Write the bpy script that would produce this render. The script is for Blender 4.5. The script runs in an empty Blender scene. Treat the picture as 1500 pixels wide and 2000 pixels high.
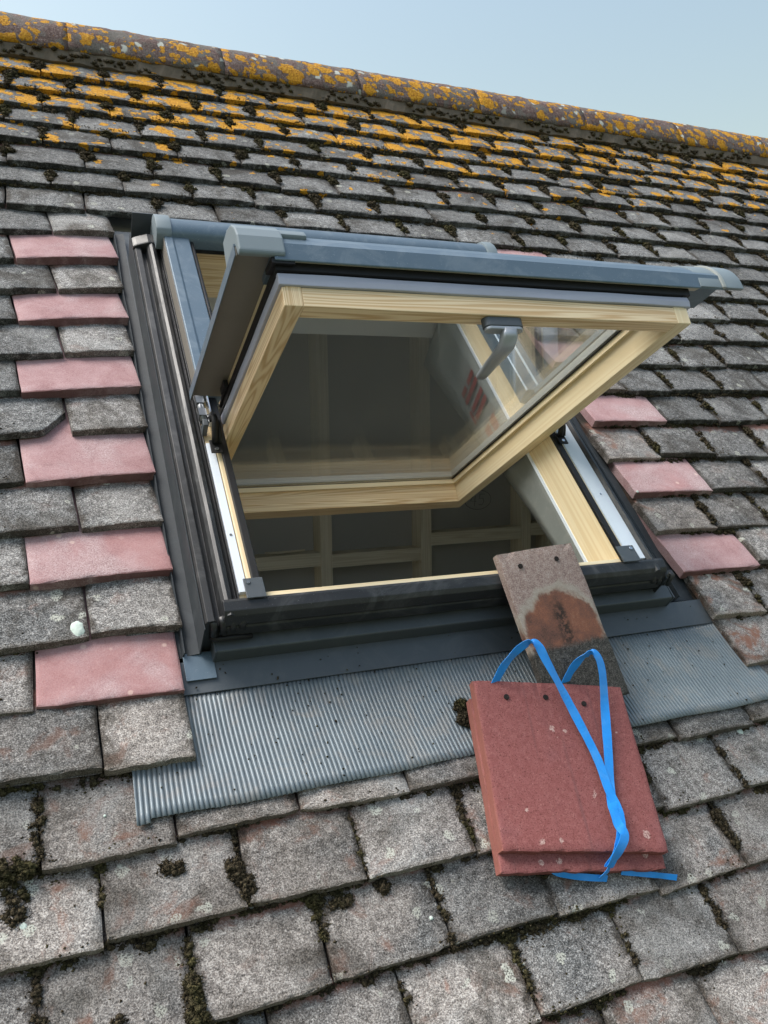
import bpy, bmesh, math, random
import numpy as np
from mathutils import Vector, Matrix, noise as mnoise

# ------------------------------------------------------------------ camera, sky, sun, exposure
scene = bpy.context.scene
S = math.sqrt(.5)                       # 45 degree roof: local (u along courses, v up slope, n outward)
def W(p): return Vector((p[0], S*(p[1]-p[2]), S*(p[1]+p[2])))
cam_d = bpy.data.cameras.new('camera'); cam = bpy.data.objects.new('camera', cam_d)
scene.collection.objects.link(cam); scene.camera = cam
CAM_L = Vector((-0.18135, -0.54679, 1.03795))
R_ = Vector((.92104476, -.38907974, -.01713201)); U_ = Vector((.05386306, .08369324, .99503478)); F_ = Vector((.38571404, .91739435, -.09804225))
m = Matrix((R_, U_, -F_)).transposed().to_4x4(); m.translation = W(CAM_L); cam.matrix_world = m
FPX = 1596.95
cam_d.sensor_fit = 'HORIZONTAL'; cam_d.sensor_width = 36; cam_d.lens = FPX/1500*36
cam_d.clip_start = .02; cam_d.clip_end = 2000
scene.render.resolution_x = 768; scene.render.resolution_y = 1024

SUN_EL, SUN_AZ = math.radians(60), math.radians(292)   # azimuth clockwise from +Y
world = bpy.data.worlds.new('World'); scene.world = world; world.use_nodes = True
wt = world.node_tree; wt.nodes.clear()
sky = wt.nodes.new('ShaderNodeTexSky'); sky.sky_type = 'NISHITA'; sky.sun_disc = False
sky.sun_elevation = SUN_EL; sky.sun_rotation = SUN_AZ; sky.air_density = 2.2; sky.dust_density = 4.0; sky.ozone_density = 0.3; sky.altitude = 50
bg = wt.nodes.new('ShaderNodeBackground'); bg.inputs['Strength'].default_value = .070
wo = wt.nodes.new('ShaderNodeOutputWorld')
wt.links.new(sky.outputs[0], bg.inputs[0]); wt.links.new(bg.outputs[0], wo.inputs[0])
sun_d = bpy.data.lights.new('sun', 'SUN'); sun_d.energy = 1.7; sun_d.angle = math.radians(35); sun_d.color = (1, .985, .965)
sun = bpy.data.objects.new('sun', sun_d); scene.collection.objects.link(sun)
sd = Vector((math.sin(SUN_AZ)*math.cos(SUN_EL), math.cos(SUN_AZ)*math.cos(SUN_EL), math.sin(SUN_EL)))
sun.rotation_euler = sd.to_track_quat('Z', 'Y').to_euler(); sun.location = (0, 0, 8)
vs = scene.view_settings; vs.view_transform = 'Standard'; vs.look = 'None'; vs.gamma = 1; vs.use_curve_mapping = False
vs.exposure = 1.40

# ------------------------------------------------------------------ helpers
COL = scene.collection
rnd = random.Random(7)
ROT = (math.pi/4, 0, 0)
def link(o, parent=None):
    COL.objects.link(o)
    if parent is not None: o.parent = parent
    return o
def tag(o, label=None, cat=None, group=None, kind=None):
    for k, v in (('label', label), ('category', cat), ('group', group), ('kind', kind)):
        if v: o[k] = v
    return o
BASE = {}
def thing(name, base, label, cat, group=None):
    o = bpy.data.objects.new(name, None); o.empty_display_size = .05
    o.location = W(base); o.rotation_euler = ROT; BASE[o] = Vector(base)
    return tag(link(o), label, cat, group)

class MB:
    def __init__(s): s.v = []; s.f = []; s.uv = []; s.sm = []
    def face(s, idx, uv=None, smooth=False):
        s.f.append(tuple(idx)); s.uv.append(uv or [(s.v[i][0], s.v[i][1]) for i in idx]); s.sm.append(smooth)
    def prism(s, prof, a0, a1, fn, closed=True, caps=True, smooth=False, cuts=1, wob=None):
        """profile [(p,q)] swept along axis a0..a1; fn(a,p,q)->xyz"""
        n = len(prof); o = len(s.v); per = [0]
        for i in range(n): per.append(per[-1]+math.dist(prof[i], prof[(i+1) % n]))
        for c in range(cuts+1):
            a = a0+(a1-a0)*c/cuts
            for i, (p, q) in enumerate(prof):
                if wob: dp, dq = wob(a, i); p += dp; q += dq
                s.v.append(tuple(fn(a, p, q)))
        for c in range(cuts):
            x0 = a0+(a1-a0)*c/cuts; x1 = a0+(a1-a0)*(c+1)/cuts
            for i in range(n if closed else n-1):
                j = (i+1) % n
                s.face([o+c*n+i, o+c*n+j, o+(c+1)*n+j, o+(c+1)*n+i], [(x0, per[i]), (x0, per[i+1]), (x1, per[i+1]), (x1, per[i])], smooth)
        if closed and caps:
            s.face([o+i for i in range(n)][::-1], [(q*.25, p) for p, q in prof][::-1])
            s.face([o+cuts*n+i for i in range(n)], [(q*.25, p) for p, q in prof])
    def box(s, x0, x1, y0, y1, z0, z1, fn=None):
        fn = fn or (lambda a, p, q: (a, p, q))
        s.prism([(y0, z0), (y1, z0), (y1, z1), (y0, z1)], x0, x1, fn)
    def tube(s, pts, r, seg=8, r1=None):
        pts = [Vector(p) for p in pts]; o = len(s.v); n = len(pts); d = 0; ds = []
        for i, p in enumerate(pts):
            t = (pts[min(i+1, n-1)]-pts[max(i-1, 0)]).normalized()
            a = t.orthogonal().normalized() if i == 0 else (a-t*a.dot(t)).normalized()
            b = t.cross(a); rr = r if r1 is None else r+(r1-r)*i/(n-1)
            if i: d += (p-pts[i-1]).length
            ds.append(d)
            for k in range(seg):
                an = 2*math.pi*k/seg; s.v.append(tuple(p+(a*math.cos(an)+b*math.sin(an))*rr))
        for i in range(n-1):
            for k in range(seg):
                j = (k+1) % seg
                s.face([o+i*seg+k, o+i*seg+j, o+(i+1)*seg+j, o+(i+1)*seg+k], [(ds[i], k*.01), (ds[i], k*.01+.01), (ds[i+1], k*.01+.01), (ds[i+1], k*.01)], True)
        s.face([o+k for k in range(seg)][::-1]); s.face([o+(n-1)*seg+k for k in range(seg)])
    def build(s, name, mat, parent=None, base=None, bevel=0, seg=2, attr=None):
        base = Vector(base) if base is not None else (BASE.get(parent, Vector((0, 0, 0))) if parent is not None else Vector((0, 0, 0)))
        me = bpy.data.meshes.new(name)
        me.from_pydata([tuple(Vector(v)-base) for v in s.v], [], s.f)
        uvl = me.uv_layers.new(name='UVMap'); k = 0
        flat = [c for f in s.uv for c in f]
        uvl.data.foreach_set('uv', [x for c in flat for x in c])
        me.polygons.foreach_set('use_smooth', s.sm)
        bm = bmesh.new(); bm.from_mesh(me)
        bmesh.ops.recalc_face_normals(bm, faces=bm.faces)
        if bevel:
            ed = [e for e in bm.edges if len(e.link_faces) == 2 and e.calc_face_angle(0) > .5]
            bmesh.ops.bevel(bm, geom=ed, offset=bevel, segments=seg, profile=.6, affect='EDGES', clamp_overlap=True)
        bm.to_mesh(me); bm.free()
        if mat is not None: me.materials.append(mat)
        o = bpy.data.objects.new(name, me)
        if parent is not None:
            link(o, parent); BASE[o] = base
        else:
            link(o); o.location = W(base); o.rotation_euler = ROT; BASE[o] = base
        return o

# ------------------------------------------------------------------ materials
class NT:
    def __init__(s, name):
        s.m = bpy.data.materials.new(name); s.m.use_nodes = True; s.t = s.m.node_tree; s.t.nodes.clear()
        s.out = s.t.nodes.new('ShaderNodeOutputMaterial')
    def n(s, typ, ins=None, **kw):
        nd = s.t.nodes.new('ShaderNode'+typ)
        for k, v in kw.items(): setattr(nd, k, v)
        for k, v in (ins or {}).items(): s.set(nd.inputs[k], v)
        return nd
    def set(s, sock, v):
        if isinstance(v, bpy.types.NodeSocket): s.t.links.new(v, sock)
        elif isinstance(v, (tuple, list)) and sock.type == 'RGBA' and len(v) == 3: sock.default_value = (*v, 1)
        else: sock.default_value = v
    def math(s, op, a, b=0., clamp=False):
        nd = s.n('Math', {0: a, 1: b}, operation=op); nd.use_clamp = clamp; return nd.outputs[0]
    def mix(s, f, a, b, blend='MIX'):
        nd = s.n('Mix', data_type='RGBA', blend_type=blend); s.set(nd.inputs[0], f); s.set(nd.inputs[6], a); s.set(nd.inputs[7], b); return nd.outputs[2]
    def ramp(s, f, stops):
        nd = s.n('ValToRGB', {0: f}); e = nd.color_ramp.elements
        while len(e) < len(stops): e.new(.5)
        for el, (p, c) in zip(e, stops): el.position = p; el.color = (*c, 1) if len(c) == 3 else c
        return nd.outputs[0]
    def step(s, f, a, b):
        nd = s.n('MapRange', {0: f, 1: a, 2: b, 3: 0., 4: 1.}, interpolation_type='SMOOTHSTEP'); return nd.outputs[0]
    def noise(s, vec, scale, detail=3, rough=.6, dist=0.):
        return s.n('TexNoise', {'Vector': vec, 'Scale': scale, 'Detail': detail, 'Roughness': rough, 'Distortion': dist}).outputs[0]
    def pos(s): return s.n('NewGeometry').outputs['Position']
    def vadd(s, a, b): return s.n('VectorMath', {0: a, 1: b}, operation='ADD').outputs[0]
    def vmul(s, a, b): return s.n('VectorMath', {0: a, 1: b}, operation='MULTIPLY').outputs[0]
    def attr(s, name):
        nd = s.n('Attribute', attribute_name=name); sp = s.n('SeparateColor', {0: nd.outputs['Color']}); s.alpha = nd.outputs['Alpha']; return nd.outputs['Color'], sp.outputs
    def bump(s, h, strength=.5, dist=.001, normal=None):
        d = {'Height': h, 'Strength': strength, 'Distance': dist}
        if normal is not None: d['Normal'] = normal
        return s.n('Bump', d).outputs[0]
    def bsdf(s, col, rough=.5, metal=0., normal=None, spec=.5, **kw):
        d = {'Base Color': col, 'Roughness': rough, 'Metallic': metal, 'Specular IOR Level': spec}
        if normal is not None: d['Normal'] = normal
        d.update(kw)
        b = s.n('BsdfPrincipled', d); s.t.links.new(b.outputs[0], s.out.inputs[0]); return s.m

def mat_tile(name, kind):
    t = NT(name); P = t.pos()
    ac, a = t.attr('tint')          # r random, g lichen, b warmth
    off = t.vmul(ac, (37., 0., 0.)); Q = t.vadd(P, off)
    uvn = t.n('UVMap', uv_map='UVMap').outputs[0]; uv = t.n('SeparateXYZ', {0: uvn}).outputs
    n1 = t.noise(Q, 520, 3, .75); n2 = t.noise(Q, 120, 4, .7); n3 = t.noise(Q, 17, 5, .65, .6); n4 = t.noise(Q, 6, 4, .6, .4)
    g = t.math('ADD', t.math('ADD', t.math('MULTIPLY', n1, .60), t.math('MULTIPLY', n2, .28)), t.math('MULTIPLY', n4, .12))
    if kind == 'grey':
        base = t.ramp(g, [(.375, (.014, .0145, .015)), (.45, (.098, .099, .100)), (.525, (.235, .236, .236)), (.62, (.66, .66, .65))])
        warm = t.ramp(g, [(.375, (.028, .025, .023)), (.45, (.158, .142, .133)), (.525, (.32, .292, .273)), (.62, (.70, .66, .62))])
        base = t.mix(t.math('MULTIPLY', t.step(n4, .30, .56), a[2], True), base, warm)
        # bare red clay / brown staining patches
        rd = t.step(t.math('ADD', n3, t.math('MULTIPLY', t.math('MAXIMUM', t.math('SUBTRACT', a[2], 1.), 0.), .17)), .56, .70); base = t.mix(t.math('MULTIPLY', t.math('MULTIPLY', rd, a[2]), .62), base, (.26, .125, .085))
        # unweathered red strip that the course above used to cover
        hd = t.math('ADD', uv[1], t.math('MULTIPLY', t.math('SUBTRACT', n3, .5), .05))
        base = t.mix(t.math('MULTIPLY', t.step(hd, .092, .106), .75), base, (.27, .105, .07)); base = t.mix(t.step(uv[1], .122, .135), base, (.03, .024, .02))
        # sooty algae blotches
        dk = t.step(t.noise(Q, 7, 5, .66, 1.), .46, .68); base = t.mix(t.math('MULTIPLY', dk, .78), base, t.ramp(n1, [(.40, (.018, .016, .013)), (.62, (.10, .088, .074))]))
        # ragged dark margin in from the joints and over the drip edge
        de = t.math('MINIMUM', uv[0], t.math('SUBTRACT', t.alpha, uv[0])); gn = t.noise(Q, 38, 5, .7, .8)
        gr = t.step(t.math('SUBTRACT', t.math('ADD', de, t.math('MULTIPLY', t.math('SUBTRACT', gn, .5), .055)), .002), .010, -.002)
        base = t.mix(t.math('MULTIPLY', gr, .8), base, t.ramp(n1, [(.40, (.016, .013, .010)), (.64, (.085, .070, .056))]))
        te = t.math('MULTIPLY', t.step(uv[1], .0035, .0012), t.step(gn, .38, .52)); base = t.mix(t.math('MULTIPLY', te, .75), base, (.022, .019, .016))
        # pale crusts
        vo = t.n('TexVoronoi', {'Vector': t.vadd(Q, t.vmul(t.n('TexNoise', {'Vector': Q, 'Scale': 60.}).outputs[1], (.02, .02, .02))), 'Scale': 34.})
        cs = t.n('SeparateColor', {0: vo.outputs['Color']}).outputs
        wl = t.math('MULTIPLY', t.step(vo.outputs[0], .30, .22), t.step(cs[0], .80, .82))
        base = t.mix(t.math('MULTIPLY', wl, t.step(n1, .40, .55)), base, (.52, .53, .47))
        base = t.mix(t.math('MULTIPLY', t.step(t.noise(Q, 5.5, 4, .6, .6), .52, .70), .55), base, t.ramp(n1, [(.36, (.14, .14, .14)), (.62, (.60, .60, .59))]))
        ew = t.math('MULTIPLY', t.step(t.math('ADD', uv[1], t.math('MULTIPLY', n2, .012)), .016, .006), t.math('MULTIPLY', a[2], .4)); base = t.mix(ew, base, t.ramp(n1, [(.38, (.16, .13, .11)), (.60, (.62, .55, .49))]))
        bright = t.math('ADD', .50, t.math('MULTIPLY', a[0], .52))
        base = t.mix(1., base, t.n('CombineColor', {0: bright, 1: bright, 2: bright}).outputs[0], 'MULTIPLY')
    elif kind == 'pink':
        base = t.ramp(t.math('ADD', t.math('MULTIPLY', n3, .45), t.math('MULTIPLY', n1, .55)), [(.32, (.21, .108, .110)), (.47, (.335, .205, .212)), (.58, (.405, .272, .278)), (.70, (.50, .375, .375))])
        base = t.mix(t.math('MULTIPLY', t.step(n4, .46, .66), .55), base, t.ramp(n1, [(.36, (.22, .155, .16)), (.48, (.37, .29, .298)), (.62, (.60, .52, .515))]))
        sp = t.n('TexVoronoi', {'Vector': Q, 'Scale': 55.}); cs = t.n('SeparateColor', {0: sp.outputs['Color']}).outputs
        base = t.mix(t.math('MULTIPLY', t.math('MULTIPLY', t.step(sp.outputs[0], .28, .16), t.step(cs[0], .86, .9)), t.math('MULTIPLY', a[2], .8)), base, (.62, .47, .42))
        rd = t.math('MULTIPLY', t.step(n4, .55, .40), a[2]); base = t.mix(t.math('MULTIPLY', rd, .35), base, (.36, .15, .14))
        ed = t.step(t.math('ADD', uv[1], t.math('MULTIPLY', n2, .004)), .0045, .0015)
        base = t.mix(t.math('MULTIPLY', ed, .75), base, (.13, .052, .05))      # tail edge darker than the bloomed face
    elif kind == 'red':
        base = t.ramp(t.math('ADD', t.math('MULTIPLY', n2, .5), t.math('MULTIPLY', n1, .5)), [(.32, (.20, .062, .060)), (.5, (.262, .090, .086)), (.68, (.33, .135, .128))])
        base = t.mix(t.math('MULTIPLY', t.step(n4, .48, .66), .4), base, (.225, .105, .115))
        sp = t.n('TexVoronoi', {'Vector': Q, 'Scale': 26.}); cs = t.n('SeparateColor', {0: sp.outputs['Color']}).outputs
        sz = t.math('ADD', t.math('MULTIPLY', cs[1], .22), t.math('MULTIPLY', t.math('SUBTRACT', n1, .5), .6))
        base = t.mix(t.math('MULTIPLY', t.step(t.math('SUBTRACT', sz, sp.outputs[0]), .0, .06), t.step(cs[0], .93, .95)), base, (.60, .42, .37))
        base = t.mix(t.step(n1, .43, .34), base, (.085, .026, .024)); base = t.mix(t.math('MULTIPLY', t.step(n1, .62, .70), .5), base, (.50, .27, .23))
        for fx_, fy_, fr_ in ((.112, .172, .005), (.117, .160, .0025), (.22, .021, .007), (.087, .013, .004), (.218, .170, .0032), (.045, .054, .003), (.13, .170, .003), (.155, .075, .004), (.06, .012, .004)):
            dd_ = t.n('VectorMath', {0: uvn, 1: (fx_, fy_, 0.)}, operation='DISTANCE').outputs['Value']
            mk_ = t.step(t.math('SUBTRACT', t.math('ADD', fr_, t.math('MULTIPLY', t.math('SUBTRACT', n2, .5), .016)), dd_), .0, .002); base = t.mix(t.math('MULTIPLY', mk_, t.step(n1, .34, .60)), base, (.56, .40, .36))
        eg = t.math('MULTIPLY', t.step(t.math('ADD', uv[0], t.math('MULTIPLY', n2, .006)), .006, .003), .7); base = t.mix(eg, base, (.27, .105, .08))
        sm = t.step(t.noise(t.vmul(uvn, (30., 1.5, 1.)), 2.2, 3, .5), .58, .72); base = t.mix(t.math('MULTIPLY', sm, .45), base, (.10, .055, .06))
    elif kind == 'old':
        # reclaimed tile: pale bedded head, orange-red middle, black granular exposed tail (uv in metres from tail)
        gx = t.math('SUBTRACT', uv[0], .075); wob = t.math('MULTIPLY', t.math('SUBTRACT', n3, .5), .07)
        head = t.ramp(g, [(.36, (.16, .10, .09)), (.5, (.34, .25, .225)), (.64, (.50, .44, .40))])
        mid = t.ramp(t.math('ADD', t.math('MULTIPLY', n3, .65), t.math('MULTIPLY', n1, .35)), [(.36, (.075, .045, .037)), (.47, (.165, .082, .063)), (.58, (.27, .112, .070)), (.7, (.31, .21, .16))])
        d = t.math('SQRT', t.math('ADD', t.math('MULTIPLY', gx, gx), t.math('MULTIPLY', t.math('MULTIPLY', t.math('SUBTRACT', uv[1], .115), t.math('SUBTRACT', uv[1], .115)), 1.1)))
        base = t.mix(t.step(t.math('ADD', d, wob), .084, .074), head, mid)
        rim = t.math('MULTIPLY', t.step(t.math('ADD', d, wob), .070, .080), t.step(t.math('ADD', d, wob), .094, .084))
        base = t.mix(t.math('MULTIPLY', rim, .55), base, (.42, .39, .33))
        blk = t.math('MULTIPLY', t.step(t.math('ABSOLUTE', t.math('ADD', gx, t.math('MULTIPLY', wob, .35))), .020, .004), t.step(t.math('ABSOLUTE', t.math('SUBTRACT', uv[1], .13)), .055, .02))
        base = t.mix(t.math('MULTIPLY', t.math('MULTIPLY', blk, t.step(n2, .40, .56)), .9), base, (.03, .026, .022))
        gran = t.ramp(g, [(.38, (.020, .019, .018)), (.5, (.065, .060, .055)), (.64, (.20, .185, .165))])
        base = t.mix(t.step(t.math('ADD', uv[1], t.math('MULTIPLY', wob, .4)), .106, .092), base, gran)
    if kind in ('grey', 'ridge'):
        pass
    if kind == 'ridge':
        base = t.ramp(g, [(.37, (.020, .015, .014)), (.45, (.085, .052, .047)), (.53, (.155, .10, .09)), (.63, (.40, .35, .33))])
        base = t.mix(t.math('MULTIPLY', t.step(n3, .45, .6), .75), base, t.ramp(n1, [(.35, (.05, .05, .045)), (.65, (.21, .21, .19))]))
        vo = t.n('TexVoronoi', {'Vector': t.vadd(Q, t.vmul(t.n('TexNoise', {'Vector': Q, 'Scale': 40.}).outputs[1], (.03, .03, .03))), 'Scale': 30.})
        cs = t.n('SeparateColor', {0: vo.outputs['Color']}).outputs
        base = t.mix(t.math('MULTIPLY', t.step(vo.outputs[0], .36, .22), t.step(cs[0], .72, .76)), base, (.46, .48, .44))
        dr = t.noise(t.vmul(uvn, (1., .10, 1.)), 34, 2, .5, .3); base = t.mix(t.math('MULTIPLY', t.step(dr, .73, .76), t.step(n4, .48, .55)), base, (.62, .62, .58))
    if kind in ('grey', 'ridge'):
        lf = t.noise(P, 95, 4, .65, .6); lo = t.noise(P, 17, 3, .55, .4)
        wp = t.vadd(P, t.vmul(t.n('TexNoise', {'Vector': P, 'Scale': 45., 'Detail': 3.}).outputs[1], (.022, .022, .022)))
        om = None
        for sc, kk in (((18., 1.), (42., .8)) if kind == 'grey' else ((23., 1.), (52., .6))):
            vo2 = t.n('TexVoronoi', {'Vector': wp, 'Scale': sc}); c2 = t.n('SeparateColor', {0: vo2.outputs['Color']}).outputs
            here = t.math('ADD', t.math('MULTIPLY', a[1], .95*kk), t.math('MULTIPLY', t.math('SUBTRACT', lo, .5), 1.1))
            rad = t.math('MULTIPLY', t.step(t.math('SUBTRACT', here, c2[0]), -.02, .10), t.math('ADD', .30, t.math('MULTIPLY', c2[1], .36)))
            mk = t.step(t.math('SUBTRACT', t.math('ADD', rad, t.math('MULTIPLY', t.math('SUBTRACT', lf, .5), .55)), vo2.outputs[0]), .0, .05)
            mk = t.math('MULTIPLY', mk, t.step(rad, .05, .10)); om = mk if om is None else t.math('MAXIMUM', om, mk)
        ocol = t.ramp(t.noise(P, 210, 4, .7), [(.32, (.13, .055, .008)), (.43, (.37, .165, .012)), (.56, (.54, .27, .020)), (.70, (.62, .39, .07))])
        base = t.mix(om, base, ocol)
        hgt = t.math('ADD', t.math('MULTIPLY', g, .7), t.math('MULTIPLY', om, t.math('MULTIPLY', t.noise(P, 160, 3, .6), .9)))
    else:
        hgt = t.math('ADD', t.math('MULTIPLY', n1, .5), t.math('MULTIPLY', n2, .5))
    st = {'grey': .95, 'pink': .6, 'red': .35, 'old': .6, 'ridge': .9}[kind]
    nm = t.bump(hgt, st, .0035 if kind in ('grey', 'ridge', 'old') else .0018)
    return t.bsdf(base, .88, 0, nm, .25)

def mat_plain(name, col, rough=.5, metal=0., spec=.5, var=.0, vscale=30, smudge=None, sm_amt=.4, bump=0., bscale=200):
    t = NT(name); P = t.pos(); c = col; r = rough
    if var:
        n = t.noise(P, vscale, 4, .6); k = t.math('ADD', 1-var, t.math('MULTIPLY', n, 2*var))
        c = t.mix(1., col, t.n('CombineColor', {0: k, 1: k, 2: k}).outputs[0], 'MULTIPLY')
    if smudge:
        n = t.noise(P, 13, 6, .72, 1.6); s_ = t.math('MULTIPLY', t.step(n, .47, .66), sm_amt)
        n2 = t.noise(P, 420, 2, .6); s2 = t.math('MULTIPLY', t.step(n2, .66, .72), .5)
        c = t.mix(t.math('MAXIMUM', s_, s2), c, smudge); r = t.math('ADD', rough, t.math('MULTIPLY', s_, .3))
    nm = t.bump(t.noise(P, bscale, 3, .6), bump, .001) if bump else None
    return t.bsdf(c, r, metal, nm, spec)

def mat_wood(name, light, dark, gscale=1., contrast=1., rough=.42):
    t = NT(name); uv = t.n('UVMap', uv_map='UVMap').outputs[0]; P = t.pos()
    oi = t.n('ObjectInfo').outputs['Random']
    o3 = t.n('CombineXYZ', {0: t.math('MULTIPLY', oi, 7.), 1: t.math('MULTIPLY', oi, 3.), 2: 0.}).outputs[0]
    u2 = t.vadd(uv, o3)
    wv = t.noise(t.vmul(u2, (.9, 34., 1.)), 1., 2, .45, .25)
    ring = t.math('ABSOLUTE', t.math('SUBTRACT', t.math('FRACT', t.math('MULTIPLY', wv, 11.*gscale)), .5))
    f = t.noise(t.vmul(u2, (14., 500., 1.)), 1., 2, .5)
    v = t.math('ADD', t.math('MULTIPLY', t.step(ring, .0, .5), .75*contrast), t.math('MULTIPLY', f, .35))
    col = t.ramp(v, [(.05, dark), (.45, tuple(.55*l+.45*d for l, d in zip(light, dark))), (.85, light)])
    big = t.noise(t.vmul(u2, (2., 14., 1.)), 1., 2, .5)
    col = t.mix(t.math('MULTIPLY', t.step(big, .45, .75), .25), col, tuple(x*.72 for x in light))
    return t.bsdf(col, rough, 0, t.bump(v, .12, .0006), .4)

M = {}
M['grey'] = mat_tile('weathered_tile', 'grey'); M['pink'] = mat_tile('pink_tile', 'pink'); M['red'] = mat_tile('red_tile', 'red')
M['old'] = mat_tile('reclaimed_tile', 'old'); M['ridge'] = mat_tile('ridge_tile', 'ridge')
M['cover'] = mat_plain('blue_grey_aluminium', (.105, .150, .195), .38, .25, .5, .06, 40, (.30, .35, .39), .20)
M['coverdk'] = mat_plain('anthracite_aluminium', (.078, .090, .102), .45, .2, .5, .08, 30, (.14, .15, .16), .25)
M['gutter'] = mat_plain('dark_flashing', (.030, .036, .042), .6, 0, .3, .1, 25, (.10, .11, .12), .2)
M['cap'] = mat_plain('grey_plastic_cap', (.165, .205, .23), .5, 0, .5, .05, 60)
M['under'] = mat_plain('cover_underside', (.20, .185, .165), .55, .1, .4, .10, 12)
M['rubber'] = mat_plain('black_rubber', (.018, .019, .021), .42, 0, .5, .15, 40, (.13, .135, .14), .28)
M['black'] = mat_plain('black_gasket', (.008, .008, .009), .55, 0, .4)
M['gasket'] = mat_plain('lilac_foam_gasket', (.38, .40, .49), .5, 0, .4, .10, 25)
M['white'] = mat_plain('white_strip', (.70, .76, .84), .35, .0, .5, .05, 20)
M['hinge'] = mat_plain('dull_hinge_metal', (.16, .17, .18), .35, .6)
M['ring'] = mat_plain('pale_ring', (.27, .29, .28), .5)
M['cream'] = mat_plain('cream_strip', (.50, .47, .40), .5)
M['spacer'] = mat_plain('pale_spacer', (.36, .38, .38), .45, .2)
M['steel'] = mat_plain('zinc_plated_steel', (.58, .60, .62), .25, 1.)
M['green'] = mat_plain('green_clip', (.02, .35, .08), .4)
M['handle'] = mat_plain('silver_grey_handle', (.36, .39, .43), .38, .35, .5)
M['apron'] = mat_plain('lead_grey_apron', (.165, .20, .225), .45, .30, .5, .2, 14, (.30, .28, .26), .4, .2, 350)
M['pine'] = mat_wood('lacquered_pine', (.84, .67, .44), (.57, .36, .17), 1.9, 1.1)
M['pine_pale'] = mat_wood('lacquered_pale_pine', (.85, .73, .51), (.74, .58, .35), .7, .7)
M['stud'] = mat_wood('sawn_softwood', (.80, .74, .60), (.64, .56, .42), .8, .8, .75)
M['deck'] = mat_plain('roof_underlay', (.55, .55, .54), .7)
M['board'] = mat_plain('grey_wall_board', (.44, .44, .42), .85, 0, .2, .10, 3)
M['membrane'] = mat_plain('grey_membrane', (.22, .235, .225), .75, 0, .3, .14, 16, (.34, .35, .33), .3, .3, 60)
M['print'] = mat_plain('red_print', (.20, .030, .028), .7)
M['pencil'] = mat_plain('pencil_line', (.22, .215, .20), .8)
M['mortar'] = mat_plain('ridge_mortar', (.15, .125, .10), .95, 0, .2, .35, 60, None, 0, .8, 120)
M['strap'] = mat_plain('blue_strapping', (.012, .27, .80), .30, 0, .6, .16, 60, (.10, .36, .78), .35, .5, 700)
M['ground'] = mat_plain('garden_ground', (.07, .085, .045), .9, 0, .2, .4, .6)
M['floor'] = mat_plain('loft_floor_boards', (.52, .51, .48), .8, 0, .3, .2, 4)
M['hole'] = mat_plain('hole_dark', (.012, .008, .007), .9)
def mat_moss():
    t = NT('dark_moss'); P = t.pos()
    n = t.noise(P, 320, 3, .7); b = t.noise(P, 16, 3, .6)
    c = t.ramp(n, [(.30, (.012, .010, .007)), (.5, (.042, .034, .022)), (.70, (.13, .105, .066))])
    c2 = t.ramp(n, [(.30, (.012, .011, .005)), (.5, (.046, .042, .019)), (.70, (.125, .112, .052))])
    return t.bsdf(t.mix(t.step(b, .45, .65), c, c2), .95, 0, t.bump(n, 1., .003), .1)
M['moss'] = mat_moss()
def mat_glass():
    t = NT('window_glass')
    lw = t.n('LayerWeight', {'Blend': .5}).outputs['Facing']
    f = t.math('ADD', .035, t.math('MULTIPLY', t.math('POWER', lw, 4.), .9), True)
    tr = t.n('BsdfTransparent', {'Color': (.955, .965, .965, 1)}); gl = t.n('BsdfGlossy', {'Color': (1, 1, 1, 1), 'Roughness': .02})
    df = t.n('BsdfDiffuse', {'Color': (.55, .55, .52, 1)})
    dust = t.math('ADD', .016, t.math('MULTIPLY', t.step(t.noise(t.pos(), 500, 2, .6), .70, .74), .10))
    m1 = t.n('MixShader', {0: f, 1: tr.outputs[0], 2: gl.outputs[0]}); m2 = t.n('MixShader', {0: dust, 1: m1.outputs[0], 2: df.outputs[0]})
    t.t.links.new(m2.outputs[0], t.out.inputs[0]); return t.m
M['glass'] = mat_glass()

# ------------------------------------------------------------------ setting: roof deck, loft shell, ground
idf = lambda a, p, q: (a, p, q)
HU0, HU1, HV0, HV1 = .06, .83, .072, .99           # opening in the deck
UL, UR, VB, VT = -2.0, 3.7, -1.7, 2.13
b = MB()
for (a0, a1, v0, v1) in ((UL, HU0, VB, VT), (HU1, UR, VB, VT), (HU0, HU1, VB, HV0), (HU0, HU1, HV1, VT)):
    b.box(a0, a1, v0, v1, -.16, -.062)
roof = b.build('roof', M['deck'], base=(0, 0, 0)); tag(roof, kind='structure')
def wbox(name, mat, x0, x1, y0, y1, z0, z1, label=None):
    me = bpy.data.meshes.new(name); bm = bmesh.new(); bmesh.ops.create_cube(bm, size=1)
    for v in bm.verts: v.co = Vector(((x0+x1)/2+v.co.x*(x1-x0), (y0+y1)/2+v.co.y*(y1-y0), (z0+z1)/2+v.co.z*(z1-z0)))
    bm.to_mesh(me); bm.free(); me.materials.append(mat); return link(bpy.data.objects.new(name, me))
AY = 1.512; APZ = 1.505
me = bpy.data.meshes.new('roof_rear_slope')
me.from_pydata([(UL, AY, APZ-.09), (UR, AY, APZ-.09), (UR, AY+2.9, APZ-2.99), (UL, AY+2.9, APZ-2.99), (UL, AY, APZ), (UR, AY, APZ), (UR, AY+2.9, APZ-2.9), (UL, AY+2.9, APZ-2.9)], [], [(3, 2, 1, 0), (4, 5, 6, 7), (0, 1, 5, 4), (2, 3, 7, 6), (1, 2, 6, 5), (3, 0, 4, 7)])
me.materials.append(M['deck']); o = link(bpy.data.objects.new('roof_rear_slope', me)); tag(o, kind='structure')
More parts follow.
